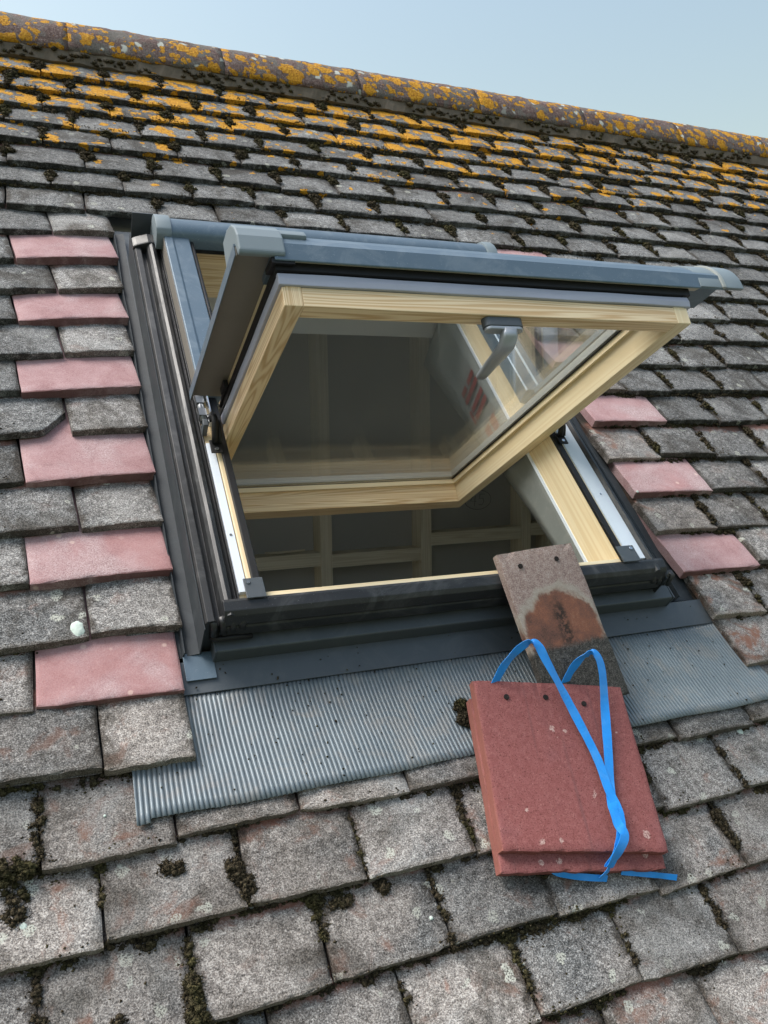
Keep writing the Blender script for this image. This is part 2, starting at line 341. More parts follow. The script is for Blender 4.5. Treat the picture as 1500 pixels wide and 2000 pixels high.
tag(wbox('loft_floor', M['floor'], UL+.07, UR-.07, -1.15, 2.6, -1.3, -1.2), kind='structure')
def gable(nm, x0, x1, polys):
    vv = []; ff = []
    for pts in polys:
        o_ = len(vv); n_ = len(pts); vv += [(x, y, z) for x in (x0, x1) for y, z in pts]
        ff += [tuple(o_+i for i in range(n_)), tuple(o_+n_+i for i in range(n_))[::-1]]+[(o_+i, o_+(i+1) % n_, o_+n_+(i+1) % n_, o_+n_+i) for i in range(n_)]
    me = bpy.data.meshes.new(nm); me.from_pydata(vv, [], ff); me.materials.append(M['board'])
    return tag(link(bpy.data.objects.new(nm, me)), kind='structure')
GP = [[(-1.3, -1.35), (4.3, -1.35), (4.08, -1.12), (-1.08, -1.12)], [(-1.08, -1.12), (.40, -1.12), (.40, .25), (.28, .25)], [(1.75, -1.12), (4.08, -1.12), (2.65, .25), (1.75, .25)], [(.28, .25), (2.65, .25), (1.512, 1.36)]]
for nm, x0 in (('gable_wall_right', UR-.06), ('gable_wall_left', UL-.04)):
    gw = gable(nm, x0, x0+.1, GP)
    for pn, y0, y1, z0, z1, mt in (('added_window_frame', .40, .45, -1.12, .25, 'white'), ('added_window_frame', 1.70, 1.75, -1.12, .25, 'white'), ('added_window_frame', .45, 1.70, -1.12, -1.07, 'white'), ('added_window_frame', .45, 1.70, .20, .25, 'white'), ('added_window_pane', .45, 1.70, -1.07, .20, 'glass')):  # unseen gable windows, added to let daylight brighten the loft
        wbox(pn, M[mt], x0+(.02 if mt == 'white' else .045), x0+(.08 if mt == 'white' else .051), y0, y1, z0, z1).parent = gw
me = bpy.data.meshes.new('ground'); me.from_pydata([(-900, -900, -5), (900, -900, -5), (900, 900, -5), (-900, 900, -5)], [], [(0, 1, 2, 3)]); me.materials.append(M['ground'])
tag(link(bpy.data.objects.new('ground', me)), kind='structure')

# loft partition: board wall, studs and noggins
YW = 1.80
wall = wbox('partition_wall', M['board'], UL+.065, UR-.065, YW+.012, YW+.03, -1.2, 1.10)
wall.location = (0, 0, 0); tag(wall, kind='structure')
def stud(x0, x1, z0, z1, y0=None, name='stud'):
    y0 = YW-.075 if y0 is None else y0; mb = MB()
    horiz = (x1-x0) > (z1-z0)
    if horiz: mb.prism([(y0, z0), (YW+.012, z0), (YW+.012, z1), (y0, z1)], x0, x1, idf)
    else: mb.prism([(x0, y0), (x1, y0), (x1, YW+.012), (x0, YW+.012)], z0, z1, lambda a, p, q: (p, q, a))
    me = bpy.data.meshes.new(name); me.from_pydata(mb.v, [], mb.f)
    uvl = me.uv_layers.new(name='UVMap'); uvl.data.foreach_set('uv', [x for f in mb.uv for c in f for x in c])
    me.materials.append(M['stud']); return link(bpy.data.objects.new(name, me), wall)
xs = [-.84, -.44, -.04, .36, .76, 1.17, 1.625, 2.06, 2.46, 2.86]
for x in xs: stud(x, x+.044, -1.2, 1.10)
stud(1.75, 1.80, -1.2, 1.05)
nz = [-.12, -.08, -.1, -.145, -.155, -.10, -.09, -.12, -.1]
for i in range(len(xs)-1): stud(xs[i]+.0445, xs[i+1]-.0005, nz[i], nz[i]+.05, YW-.07, 'noggin')
for x in xs[3:7]: stud(x+.0445, xs[xs.index(x)+1]-.0005, .72, .765, YW-.07, 'noggin')
# pencilled 45 in a ring on the board
def pencil(pts, closed=False, r=.0016, name='pencil_mark'):
    mb = MB()
    if closed: pts = pts+[pts[0]]
    mb.tube([(x, YW+.0115, z) for x, z in pts], r, 5)
    me = bpy.data.meshes.new(name); me.from_pydata(mb.v, [], mb.f); me.materials.append(M['pencil']); return link(bpy.data.objects.new(name, me), wall)
cx, cz = 1.47, .062
pencil([(cx+.062*math.cos(a*.314), cz+.04*math.sin(a*.314)) for a in range(20)], True)
pencil([(cx-.018, cz+.024), (cx-.034, cz-.004), (cx-.008, cz-.006)]); pencil([(cx-.012, cz+.016), (cx-.016, cz-.026)])
pencil([(cx+.032, cz+.022), (cx+.010, cz+.022), (cx+.008, cz+.004), (cx+.024, cz+.006), (cx+.028, cz-.010), (cx+.018, cz-.022), (cx+.004, cz-.02)])
for i in range(4):      # offcuts left lying on a noggin
    mb = MB(); x = .56+.012*i; mb.tube([(x, YW-.03-.008*i, -.0865), (x+.085+.01*i, YW-.045+.004*i, -.0855)], .0035, 6)
    me = bpy.data.meshes.new('nail'); me.from_pydata(mb.v, [], mb.f); me.materials.append(M['stud'])
    o = link(bpy.data.objects.new('nail', me)); tag(o, 'thin brown nails lying in a small heap on the wall noggin', 'nail', 'nails on the noggin')

# ------------------------------------------------------------------ roof tiles
TT = .0142; TILT = .150
VK = {k: .1*k for k in range(-14, 5)}
VK.update({k: .1*k+.010 for k in range(5, 12)})
VK.update({12: 1.197, 13: 1.290, 14: 1.378, 15: 1.483, 16: 1.572, 17: 1.660, 18: 1.752, 19: 1.850, 20: 1.945})
SKL = {11: .11, 10: .12, 9: .11, 8: .11, 7: .09, 6: .08, 5: .07, 4: .07, 3: .06, 2: .05, 1: .03, 0: -.01}
MOD = .1592
LICH = {20: 1., 19: 1., 18: .80, 17: .62, 16: .40, 15: .20, 14: .06, 13: 0., 12: -.1, 11: -.15}
MEAS = {16: [.421, .586, .741], 15: [.347, .505, .661, .826], 14: [.431, .591, .751, .913, 1.073], 13: [-.121, .036, .194, .344, .510, .676, .841, 1.0],
        12: [-.217, -.056, .101, .242, .404, .561, .724, .873, 1.076, 1.231, 1.395, 1.548], 8: [1.382, 1.543], 7: [1.166, 1.322, 1.471], 6: [1.095, 1.230, 1.391],
        5: [1.153, 1.309], 4: [1.070, 1.224], 3: [1.145], 2: [1.091, 1.24], 1: [1.134], -2: [-.205, -.050, .108, .263, .42, .58, .733, .892], -3: [-.142, .020, .171, .329, .485, .646, .803],
        -4: [-.214, -.054, .100, .257, .411, .574, .735], -5: [-.14, .02, .179, .336, .491, .647], -6: [-.21, -.06, .10, .26, .42, .569]}
def joints(k, u0, u1):
    """joint positions of a course between u0 and u1 (regular half bond, read-off joints where known)"""
    ms = MEAS.get(k, []); ph = -.125 if k % 2 else -.205
    if ms:
        js = list(ms)
        while js[0] > u0: js.insert(0, js[0]-MOD)
        while js[-1] < u1: js.append(js[-1]+MOD)
        out = js
    else:
        i0 = math.floor((u0-ph)/MOD); out = [ph+MOD*i for i in range(i0, int((u1-ph)/MOD)+2)]
    return [j+(0 if j in ms else rnd.uniform(-.005, .005)) for j in out if u0 < j < u1]
def tile_mesh(w, L, seed, nx=12, rough=1., chip=None, tint=(.5, 0, 0), thick=TT, fullfine=False, curve=1.):
    r = random.Random(seed); ys = [0, .0024, .012, .032, .056, .082, .108]+([y for y in (.14, .18, .22, .25) if y < L-.008] if fullfine else [])+[L]
    xs_ = [0, .0024]+[w*(i+1)/(nx-1) for i in range(nx-2)]+[w-.0024, w]; NX = len(xs_); NY = len(ys)
    V = []; F = []; so = seed*3.17
    fx = [mnoise.noise((x*70, so, 0))*.0017*rough+mnoise.noise((x*240, so, 4))*.0011*rough for x in xs_]
    cam_h = .0028*curve*r.uniform(.5, 1.3); skew = r.uniform(-.0035, .0035)*rough
    cl, cr = r.choice([0, 0, .004, .008])*rough, r.choice([0, 0, .004, .008])*rough
    for lay in (0, 1):
        for j, y in enumerate(ys):
            for i, x in enumerate(xs_):
                e = 0 if lay else (-.0007-.0042*max(0, mnoise.noise((x*95+so, y*95, 11))) if (i in (0, NX-1) or j in (0, NY-1)) else 0)
                z = e+cam_h*(1-(2*x/w-1)**2)-cam_h*.5+mnoise.noise((x*45+so, y*45, 1))*.0009*rough
                yy = y+(fx[i]+skew*(x/w-.5) if j < 3 else 0)*(1 if j < 2 else .5)
                if j < 2:
                    yy += max(0, .02-x)*cl*40*.02/.02*.5 if cl else 0
                    yy += max(0, x-w+.02)*cr*20 if cr else 0
                xx = x+(mnoise.noise((y*60, so, 7+i//NX))*.0012*rough if i in (0, 1, NX-2, NX-1) else 0)
                if chip and x > chip[0]: 
                    lim = (x-chip[0])*chip[1]; yy = max(yy, lim+(yy if j > 0 else 0)*.2)
                if lay: z -= thick; yy += .0006 if j == 0 else 0
                V.append((xx-w/2, yy, z))
    idx = lambda l, j, i: l*NX*NY+j*NX+i
    for j in range(NY-1):
        for i in range(NX-1):
            F.append((idx(0, j, i), idx(0, j, i+1), idx(0, j+1, i+1), idx(0, j+1, i)))
    for i in range(NX-1): F.append((idx(1, 0, i), idx(1, 0, i+1), idx(0, 0, i+1), idx(0, 0, i)))
    for j in range(NY-1):
        F.append((idx(0, j, 0), idx(0, j+1, 0), idx(1, j+1, 0), idx(1, j, 0))); F.append((idx(0, j, NX-1), idx(1, j, NX-1), idx(1, j+1, NX-1), idx(0, j+1, NX-1)))
    F.append((idx(1, 0, 0), idx(1, NY-1, 0), idx(1, NY-1, NX-1), idx(1, 0, NX-1)))
    F.append((idx(0, NY-1, 0), idx(0, NY-1, NX-1), idx(1, NY-1, NX-1), idx(1, NY-1, 0)))
    me = bpy.data.meshes.new('tile'); me.from_pydata(V, [], F)
    uvl = me.uv_layers.new(name='UVMap'); li = np.empty(len(me.loops), int); me.loops.foreach_get('vertex_index', li)
    va = np.array(V); uvl.data.foreach_set('uv', np.stack([va[li, 0]+w/2, va[li, 1]], 1).ravel())
    ca = me.color_attributes.new('tint', 'FLOAT_COLOR', 'POINT'); ca.data.foreach_set('color', np.tile([*tint, w], (len(V), 1)).ravel())
    sf = [not (i in (0, NX-2) or j in (0, NY-2)) for j in range(NY-1) for i in range(NX-1)]; me.polygons.foreach_set('use_smooth', sf+[False]*(len(F)-len(sf)))
    return me
RI = Matrix((R_, U_, -F_))
def project(p):
    d = RI @ (W(p)-W(CAM_L))
    if d.z > -.05: return None
    return (750+FPX*d.x/-d.z, 1000-FPX*d.y/-d.z)
def warm(k): return max(0, min(1, (5-k)/7))
specs = []      # u0,u1,v,n,rotz,material,k,chip,label
seam = []       # joints for the moss: (u, k)
for k in range(-12, 21):
    v = VK[k]; lo = -1.45; hi = min(3.4, (2.6+.0755*10*(v-2.0))+.55) if k > -5 else 1.3
    segs = [(lo, hi)]
    if -1 <= k <= 11: segs = [(lo, -.011 if k in (-1, 0) else 0.), (.95 if k in (-1, 0, 5) else .94, hi)]
    for si, (a, c) in enumerate(segs):
        js = joints(k, a+.02, c-.02)
        pk = None
        if len(segs) == 2 and si == 0:
            e = c; first = -.128 if k % 2 else -.203
            js = [j for j in js if j < first-.10]+[first]
            if k % 2 == 0 and k >= 0: pk = (first, e)
        if len(segs) == 2 and si == 1:
            st = {5: .950, 3: .938, 1: .936, 4: .930, 2: .938, 0: .947, -1: .952, 11: .95}.get(k, .942); a = st
            if k % 2 and k >= 1:
                en = {5: 1.151, 3: 1.143, 1: 1.133}.get(k, 1.146); js = [en]+[j for j in js if j > en+.09]; pk = (st, en)
            else: js = [j for j in js if j > st+.09]
        ed = [a]+js+[c]
        for i in range(len(ed)-1):
            u0, u1 = ed[i], ed[i+1]; gap = rnd.uniform(.0012, .0045); um = (u0+u1)/2
            sk = SKL.get(k, 0.) if um < .06 else (-.03 if 0 <= k <= 5 and u0 < 1.3 and len(segs) == 2 else 0.)
            dv = sk*(um+.1) if um < .06 else 0.
            ispk = pk is not None and abs(u0-pk[0]) < 1e-6
            near_win = len(segs) == 2 and (u1 == 0 or u0 == a)
            j_ = .25 if ispk else 1.
            specs.append(dict(u0=u0+gap*.5, u1=u1-gap*.5, v=v+dv+rnd.gauss(0, .0028)*j_, n=rnd.gauss(0, .0014)*j_+(.006 if k == -1 and si == 0 and u1 > -.2 else 0),
                              rz=sk+rnd.gauss(0, .011)*j_, tl=-TILT+rnd.gauss(0, .008), mat='pink' if ispk else 'grey', k=k,
                              chip=(.105, 1.15) if (k == 5 and si == 0 and abs(u1+.128) < .01) else None, win=near_win, lab=None))
            if i > 0 and not (len(segs) == 2 and ((si == 0 and u0 > -.25) or (si == 1 and u0 < 1.0))): seam.append((u0+(.006 if pk is not None and si == 1 and abs(u0-pk[1]) < 1e-6 else 0), k, v+dv)) if not (pk is not None and si == 1 and abs(u0-pk[1]) < 1e-6) else None
for s in specs:
    a = project((s['u0'], s['v'], 0)); c = project((s['u1'], s['v']+.1, 0)); e = project((s['u0'], s['v']+.1, 0)); d = project((s['u1'], s['v'], 0))
    vis = [p for p in (a, c, d, e) if p and -5 < p[0] < 1505 and -5 < p[1] < 2005]
    mid = (.09 < (s['u0']+s['u1'])/2 < .72 and 12 > s['k'] > -1)
    s['size'] = (abs((a[0]-c[0])*(d[1]-e[1]))+abs(a[0]-d[0])*20+1e4*(s['mat'] == 'pink')) if vis and not mid and all((a, c, d, e)) else 0
order = sorted(specs, key=lambda s: -s['size'])
indiv = set(id(s) for s in [s for s in order if s['size'] > 0][:298])
stuff = []
for i, s in enumerate(specs):
    w = s['u1']-s['u0']
    pink = s['mat'] == 'pink'
    wm = warm(s['k'])*rnd.uniform(.7, 1.25)
    if s['win'] and s['u0'] > .5: wm = 1.55 if s['k'] in (-1, 0) else 1.15
    tint = (rnd.uniform(.15, 1.0)*(.65+.50*warm(s['k'])), LICH.get(s['k'], -.5)-.09*max(0, s['u0']-.7)+rnd.uniform(-.08, .08)*(s['k'] > 10), wm if not pink else (.9 if s['k'] in (0, 2, 3) else .15))
    if not pink and s['win'] and s['u1'] < .1: tint = (.92, -.5, .45)
    me = tile_mesh(w, .262, i+1, 16 if s['size'] > 9000 else 9, .9 if pink else 1., s['chip'], tint, TT+(.0040 if pink else 0))
    mtx = Matrix.Translation(((s['u0']+s['u1'])/2, s['v'], s['n'])) @ Matrix.Rotation(s['rz'], 4, 'Z') @ Matrix.Rotation(s['tl'], 4, 'X')
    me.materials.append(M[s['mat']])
    if id(s) in indiv:
        o = bpy.data.objects.new('replacement_tile' if pink else 'tile', me); link(o, roof); o.matrix_local = mtx
        if pink: o['label'] = 'pale pink replacement tile and a half beside the window flashing'
    else: stuff.append((me, mtx))
bm = bmesh.new()
for me, mtx in stuff:
    me.transform(mtx); bm.from_mesh(me)
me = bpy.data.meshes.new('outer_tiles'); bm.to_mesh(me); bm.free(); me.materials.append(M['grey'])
tag(link(bpy.data.objects.new('outer_tiles', me), roof), kind='stuff')
print('tiles', len(specs), 'individual', len(indiv), 'stuff', len(stuff))

# ridge: half round tiles on mortar, axis along u
YC, ZC, RR = 1.505, 1.386, .133
def rl(y, z): return (S*(y+z), S*(z-y))
ru = -.045
starts = [ru+.43*i for i in range(-2, 9)]
for i, u0 in enumerate(starts):
    V = []; F = []; seg = 26; nl = 24; L = .4296; so = i*9.3; dz = rnd.uniform(-.0006, .0006); dyaw = rnd.uniform(-.001, .001)
    for lay, r in ((0, RR), (1, RR-.016)):
        for a in range(nl+1):
            x = u0+L*a/nl
            for q in range(seg+1):
                an = math.radians(174-181*q/seg)
                rr = r+(mnoise.noise((x*18, q*.5, so))*.0026+mnoise.noise((x*70, q*1.2, so))*.0022 if lay == 0 else 0)+0
                y, z = YC+rr*math.cos(an), ZC+rr*math.sin(an)+dz+dyaw*(a/nl-.5); v, n = rl(y, z); V.append((x, v, n))
    N = (nl+1)*(seg+1); ix = lambda l, a, q: l*N+a*(seg+1)+q
    for a in range(nl):
        for q in range(seg): F.append((ix(0, a, q), ix(0, a+1, q), ix(0, a+1, q+1), ix(0, a, q+1)))
    for q in range(seg): F += [(ix(0, 0, q), ix(0, 0, q+1), ix(1, 0, q+1), ix(1, 0, q)), (ix(0, nl, q), ix(1, nl, q), ix(1, nl, q+1), ix(0, nl, q+1))]
    for a in range(nl): F += [(ix(0, a, 0), ix(1, a, 0), ix(1, a+1, 0), ix(0, a+1, 0)), (ix(0, a, seg), ix(0, a+1, seg), ix(1, a+1, seg), ix(1, a, seg))]
    me = bpy.data.meshes.new('ridge_tile'); me.from_pydata(V, [], F)
    uvl = me.uv_layers.new(name='UVMap'); li = np.empty(len(me.loops), int); me.loops.foreach_get('vertex_index', li)
    qa = (np.arange(2*N) % (seg+1))*.0175; xa = np.array(V)[:, 0]; uvl.data.foreach_set('uv', np.stack([xa[li], qa[li]], 1).ravel())
    ca = me.color_attributes.new('tint', 'FLOAT_COLOR', 'POINT')
    q_ = (np.arange(2*N) % (seg+1))/seg; lich = .86-.24*np.clip((q_-.10)*3, 0, 1)-.30*np.clip((q_-.42)*8, 0, 1)
    ca.data.foreach_set('color', np.stack([np.full(2*N, rnd.random()), lich, np.full(2*N, .5), np.ones(2*N)], 1).ravel())
    me.polygons.foreach_set('use_smooth', [True]*len(F)); me.materials.append(M['ridge'])
    link(bpy.data.objects.new('ridge_tile', me), roof)
mb = MB()
for sgn in (-1,):
    prof = [rl(YC-.136, ZC-.020), rl(YC-.130, ZC+.014), rl(YC-.06, ZC+.020), rl(YC-.06, ZC-.06)]
    mb.prism(prof, UL, 3.7, idf, cuts=420, wob=lambda a, i: ((mnoise.noise((a*30, i, 3))*.007, mnoise.noise((a*26, i, 9))*.005) if i < 2 else (0, 0)))
mb.build('ridge_mortar', M['mortar'], roof)

# ------------------------------------------------------------------ moss
ico = bmesh.new(); bmesh.ops.create_icosphere(ico, subdivisions=1, radius=1)
IV = np.array([v.co[:] for v in ico.verts]); IF = np.array([[v.index for v in f.verts] for f in ico.faces]); ico.free()
rs = np.random.RandomState(5)
C0 = np.array([(1, 0, 0), (-1, 0, 0), (0, 1, 0), (0, -1, 0), (0, 0, 1), (0, 0, -1)], float); CF = np.array([(0, 2, 4), (2, 1, 4), (1, 3, 4), (3, 0, 4), (2, 0, 5), (1, 2, 5), (3, 1, 5), (0, 3, 5)])
def surf_n(v):      # height of the tile faces at slope position v
    ks = [k for k in VK if VK[k] <= v+1e-6]; k = max(ks, key=lambda q: VK[q]); return -TILT*(v-VK[k])
def cushion_mesh(name, items, spikes=70, crumbs=()):
    VV = []; FF = []; off = 0
    for (u, v, n, a_, b_, c_) in crumbs:
        VV.append(C0*rs.uniform(.6, 1.4, (6, 1))*[a_, b_, c_]+[u, v, n]); FF.append(CF+off); off += 6
    for (u, v, n, ru_, rv_, rn_) in items:
        ph = rs.rand(3)*50; P = IV.copy()
        f = 1+.26*np.sin(P[:, 0]*5+ph[0])*np.sin(P[:, 1]*6+ph[1])+.16*np.sin(P[:, 1]*13+ph[2])*np.sin(P[:, 2]*11+ph[0])+rs.normal(0, .13, len(P))
        P = P*f[:, None]*[ru_, rv_, rn_]; P[:, 2] = np.maximum(P[:, 2], -rn_*.35)
        VV.append(P+[u, v, n]); FF.append(IF+off); off += len(P)
        k = int(spikes); i = rs.randint(0, len(IV), k); base = P[i]; d = IV[i]+rs.normal(0, .45, (k, 3)); d[:, 2] = np.abs(d[:, 2])
        d /= np.linalg.norm(d, axis=1)[:, None]; s_ = (.0012+.0018*rs.rand(k))[:, None]
        t1 = np.cross(d, rs.normal(0, 1, (k, 3))); t1 /= np.linalg.norm(t1, axis=1)[:, None]+1e-9
        tri = np.stack([base-t1*s_*.32, base+t1*s_*.32, base+d*s_*1.5], 1).reshape(-1, 3)+[u, v, n]
        VV.append(tri); FF.append(np.arange(3*k).reshape(-1, 3)+off); off += 3*k
    V = np.concatenate(VV); F = np.concatenate(FF)
    me = bpy.data.meshes.new(name); me.vertices.add(len(V)); me.vertices.foreach_set('co', V.ravel()); me.loops.add(F.size); me.loops.foreach_set('vertex_index', F.ravel())
    me.polygons.add(len(F)); me.polygons.foreach_set('loop_start', np.arange(0, F.size, 3)); me.update(calc_edges=True); me.validate()
    me.materials.append(M['moss']); return me
items = []
for (u, k, v) in seam:
    if not -.45 < u < 2.9 or k < -7 or (k in (-2, -1) and -.1 < u < .95): continue
    g = -TILT*.0; up = k >= 6; lowr = k <= -2
    if lowr:
        # thin mossy filling in the joint with an occasional cushion
        if rnd.random() < .72:
            nn = rnd.randint(3, 7); a = rnd.uniform(0, .05)
            for i in range(nn):
                t = a+(.10-a)*(i+rnd.random())/nn; wd = rnd.uniform(.003, .0065)
                items.append((u+rnd.gauss(0, .0018), v+t, -TILT*t-.001, wd, .011, .0035))
        if rnd.random() < .16: items.append((u+rnd.gauss(0, .004), v+.07, -TILT*.07+.001, rnd.uniform(.010, .016), rnd.uniform(.012, .028), .006))
    else:
        pr = .95 if k >= 13 else (.80 if u > .9 else .55)
        if rnd.random() < pr:
            nn = rnd.randint(2, 4) if k > 12 else rnd.randint(3, 6)
            for i in range(nn):
                t = rnd.uniform(.02, .098); wd = rnd.uniform(.004, .008)
                items.append((u+rnd.gauss(0, .003), v+t, -TILT*t+.001, wd, rnd.uniform(.009, .018), rnd.uniform(.004, .007)))
            if k > 11 or rnd.random() < .35:
                t = rnd.uniform(.035, .085); r = rnd.uniform(.011, .019)*(1. if k > 12 else .7)
                items.append((u+rnd.gauss(0, .006), v+t, -TILT*t+.001, r, r*rnd.uniform(.8, 1.3), r*rnd.uniform(.55, .8)))
for k in range(-7, 20):
    v = VK[k+1]; hiu = min(2.9, 2.6+.755*(v-2.0)+.2) if k > -5 else 1.0
    u = -.4
    while u < hiu:
        u += rnd.expovariate(1/(.030 if k >= 14 else .05))
        if (k < 12 and k > -2 and -.24 < u < 1.0) or (k == -2 and -.08 < u): continue
        n = -TILT*(v-VK[k])
        dense = k >= 15
        for i in range(rnd.randint(1, 4)):
            uu = u+rnd.gauss(0, .014); r = rnd.uniform(.003, .010)*(1.25 if dense else .85)
            items.append((uu, v-rnd.uniform(-.004, .006), n+.001, r*1.6, r, r*.55))
# dark crumbs of moss and dirt caught below nearly every tail
tails = []
for k in range(-7, 20):
    v = VK[k+1]; hiu = min(2.9, 2.6+.755*(v-2.0)+.2) if k > -5 else 1.0; u = -.4
    while u < hiu:
        u += rnd.uniform(.003, .009)*(1.3 if k > 8 else 1)
        if (k < 12 and k > -2 and -.24 < u < 1.0) or (k == -2 and -.08 < u) or mnoise.noise((u*9, k*5.1, 0)) < -.22: continue
        r = rnd.uniform(.0022, .0048)*(1.15 if k > 8 else 1)
        tails.append((u, v-rnd.uniform(-.0035, .0015), -TILT*(v-VK[k])+rnd.uniform(-.001, .004), r*1.3, r, r))
u = -.5
while u < 3.0:
    u += rnd.uniform(.004, .016); v_, n_ = rl(YC-RR-.002, ZC-.008+rnd.uniform(-.010, .018))
    if mnoise.noise((u*7, 3, 1)) > -.15:
        r = rnd.uniform(.003, .0075); tails.append((u, v_, n_, r*1.4, r, r))
# named cushions seen in the photograph
for (u, v, r, rv) in ((-.062, -.235, .019, .014), (.012, -.255, .012, .02), (.022, -.275, .012, .018), (-.24, -.20, .03, .016), (-.232, -.24, .014, .03),
                      (-.137, -.40, .008, .03), (-.055, -.40, .012, .03), (-.058, -.44, .013, .03), (-.056, -.37, .010, .02), (.10, -.305, .014, .01), (.135, -.315, .02, .008), (.19, -.31, .012, .012)):
    items += [(u, v, surf_n(v), r, rv, .009)]*(2 if u > -.2 else 1)
small = []
for (u, v, n, a_, b2, c2) in items:
    q = max(1, min(46, int(a_*b2/1.0e-5+.5)))
    for i in range(q):
        rr_ = math.sqrt(rnd.random()); an = rnd.uniform(0, 6.283); k_ = rnd.uniform(.0022, .0046)*(1+.25*(v > 1.2))
        small.append((u+a_*rr_*math.cos(an), v+b2*rr_*math.sin(an), n+c2*.85*(1-rr_*rr_)*rnd.uniform(.6, 1.1)-.001, k_*1.15, k_, k_*rnd.uniform(.6, 1.)))
items = small+tails
crumb = []
for (u, v, n, a_, b2, c2) in list(items):
    for i in range(rnd.choice([0, 0, 1, 2])):
        q = rnd.uniform(.0007, .0020); uu = u+rnd.gauss(0, .007); v2 = v+rnd.gauss(0, .008)-.003
        if .92 < uu < 1.16 and 0 < v2 < .6: continue
        crumb.append((uu, v2, surf_n(v2)+.0005, q*1.3, q, q*.8))
mo = link(bpy.data.objects.new('moss', cushion_mesh('moss', items, 24, crumb)), roof); tag(mo, kind='stuff')
print('moss tufts', len(items))

M['crust'] = mat_plain('pale_lichen_crust', (.52, .60, .55), .9, 0, .2, .25, 160, None, 0, .6, 300)
def unproj(x, y, n):
    d = RI.transposed() @ Vector(((x-750)/FPX, (1000-y)/FPX, -1))
    dl = Vector((d.x, S*(d.y+d.z), S*(d.z-d.y))); s_ = (n-CAM_L.z)/dl.z; return CAM_L+dl*s_
for (x, y, r, st_) in ((152, 1226, .0085, 1.6), (1185+60, 960, .003, 1.), (845, 1791, .0028, 1.), (238, 1487, .006, .8), (45, 1808, .005, 1.), (1455, 1422, .006, .9), (310, 195+130, .003, 1.), (205, 1590, .002, 1.)):
    c = unproj(x, y, 0); n0 = surf_n(c.y)+.0012; mb = MB(); N_ = 18
    for ring, (k_, h_) in enumerate(((1., -.0012), (.75, .0006), (.3, .0011))):
        for i in range(N_):
            an = 2*math.pi*i/N_; q = r*k_*(1+.35*mnoise.noise((math.cos(an)*1.6+x, math.sin(an)*1.6, ring*.3)))
            mb.v.append((c.x+q*math.cos(an), c.y+q*st_*math.sin(an), n0+h_))
    for ring in range(2):
        for i in range(N_): j = (i+1) % N_; mb.face([ring*N_+i, ring*N_+j, (ring+1)*N_+j, (ring+1)*N_+i], None, True)
    mb.face([2*N_+i for i in range(N_)]); mb.build('lichen_crust', M['crust'], roof)

# ------------------------------------------------------------------ window flashing
fl = thing('window_flashing', (.47, 0, -.02), 'dark grey metal flashing around the roof window with ribbed apron below', 'flashing')
def aprn(u, v): return -TILT*(v+.2)+.0055 if v > -.2 else .0055
mb = MB(); nu = 1640; A0, A1 = -.097, .985; nv = 12; pitch = .0066
for i in range(nu+1):
    u = A0+(A1-A0)*i/nu
    for j in range(nv+1):
        t = j/nv; vb = -.171-.002*math.sin(u*9+1)-.001*math.sin(u*31)-.0008*mnoise.noise((u*90, 0, 0))-(.006 if u < -.08 else 0)
        v = .004+(vb-.004)*t
        wv = .0008-.0030*abs(math.cos(math.pi*u/pitch+.35*math.sin(v*20+u*7)+.5*mnoise.noise((u*12, 0, 0))))**5
        dn = .0020*mnoise.noise((u*9, v*14, 2))+.0013*mnoise.noise((u*30, v*22, 5))
        edge = (.003*max(0, (t-.9)/.1)*mnoise.noise((u*6, 0, 8)))
        x = u+.0015*math.sin(v*25)+(.012*(1-t)*max(0, 1-(u-A0)/.1))
        mb.v.append((x, v, aprn(u, v)+wv*(1 if t > .02 else .2)+dn+edge))
for i in range(nu):
    for j in range(nv):
        a = i*(nv+1)+j; mb.face([a, a+1, a+nv+2, a+nv+1], None, True)
o = mb.build('apron', M['apron'], fl); sm = o.modifiers.new('thick', 'SOLIDIFY'); sm.thickness = .0005; sm.offset = -1
# flat sheet above the apron and stepped tray below the frame
mb = MB(); mb.prism([(.004-.0045, -.0235), (.050, -.0195), (.050, -.0175), (.004-.0045, -.0205)], -.024, .972, idf); mb.build('sill_flashing', M['coverdk'], fl, bevel=.0006)
mb = MB(); mb.prism([(.0440, -.0175), (.0440, .0085), (.0455, .0105), (.085, .0125), (.085, -.0175)], .038, .866, idf); mb.build('tray', M['coverdk'], fl, bevel=.0012)
for s_, x in ((0, .038), (1, .8663)):
    mb = MB(); mb.box(x-.003 if not s_ else x, x if not s_ else x+.003, .0432, .09, -.0172, .0118); mb.build('tray_end', M['coverdk'], fl, bevel=.0006)
# side gutters
def lin(a, p, q): return (p, a, q)
mb = MB(); mb.prism([(-.036, -.026), (-.006, -.020), (-.004, -.006), (-.0025, -.006), (-.003, -.016), (.0178, -.012), (.0178, -.014), (-.036, -.029)], .058, 1.13, lin, cuts=14, wob=lambda a, i: (.003*mnoise.noise((a*7, 0, 1)) if i in (1, 2, 3, 4) else 0, 0)); mb.build('side_gutter', M['gutter'], fl)
mb = MB(); mb.prism([(.0195, -.0285), (.0195, .052), (.0180, .052), (.0180, -.0285)], .058, 1.03, lin); mb.build('side_upstand', M['gutter'], fl)
mb = MB(); mb.prism([(-.006, -.0168), (.037, -.0168), (.037, -.0152), (-.006, -.0152)], .018, .062, lin); mb.build('corner_piece', M['cover'], fl, bevel=.0005)
mb = MB(); mb.prism([(.833, -.027), (.9, -.027), (.905, -.012), (.907, -.012), (.902, -.029), (.96, -.032), (.833, -.030)], .058, 1.13, lin); mb.build('side_gutter', M['gutter'], fl)
mb = MB(); mb.prism([(.8315, -.0285), (.8315, .055), (.8335, .055), (.8335, -.0285)], .058, 1.03, lin); mb.build('side_upstand', M['gutter'], fl)
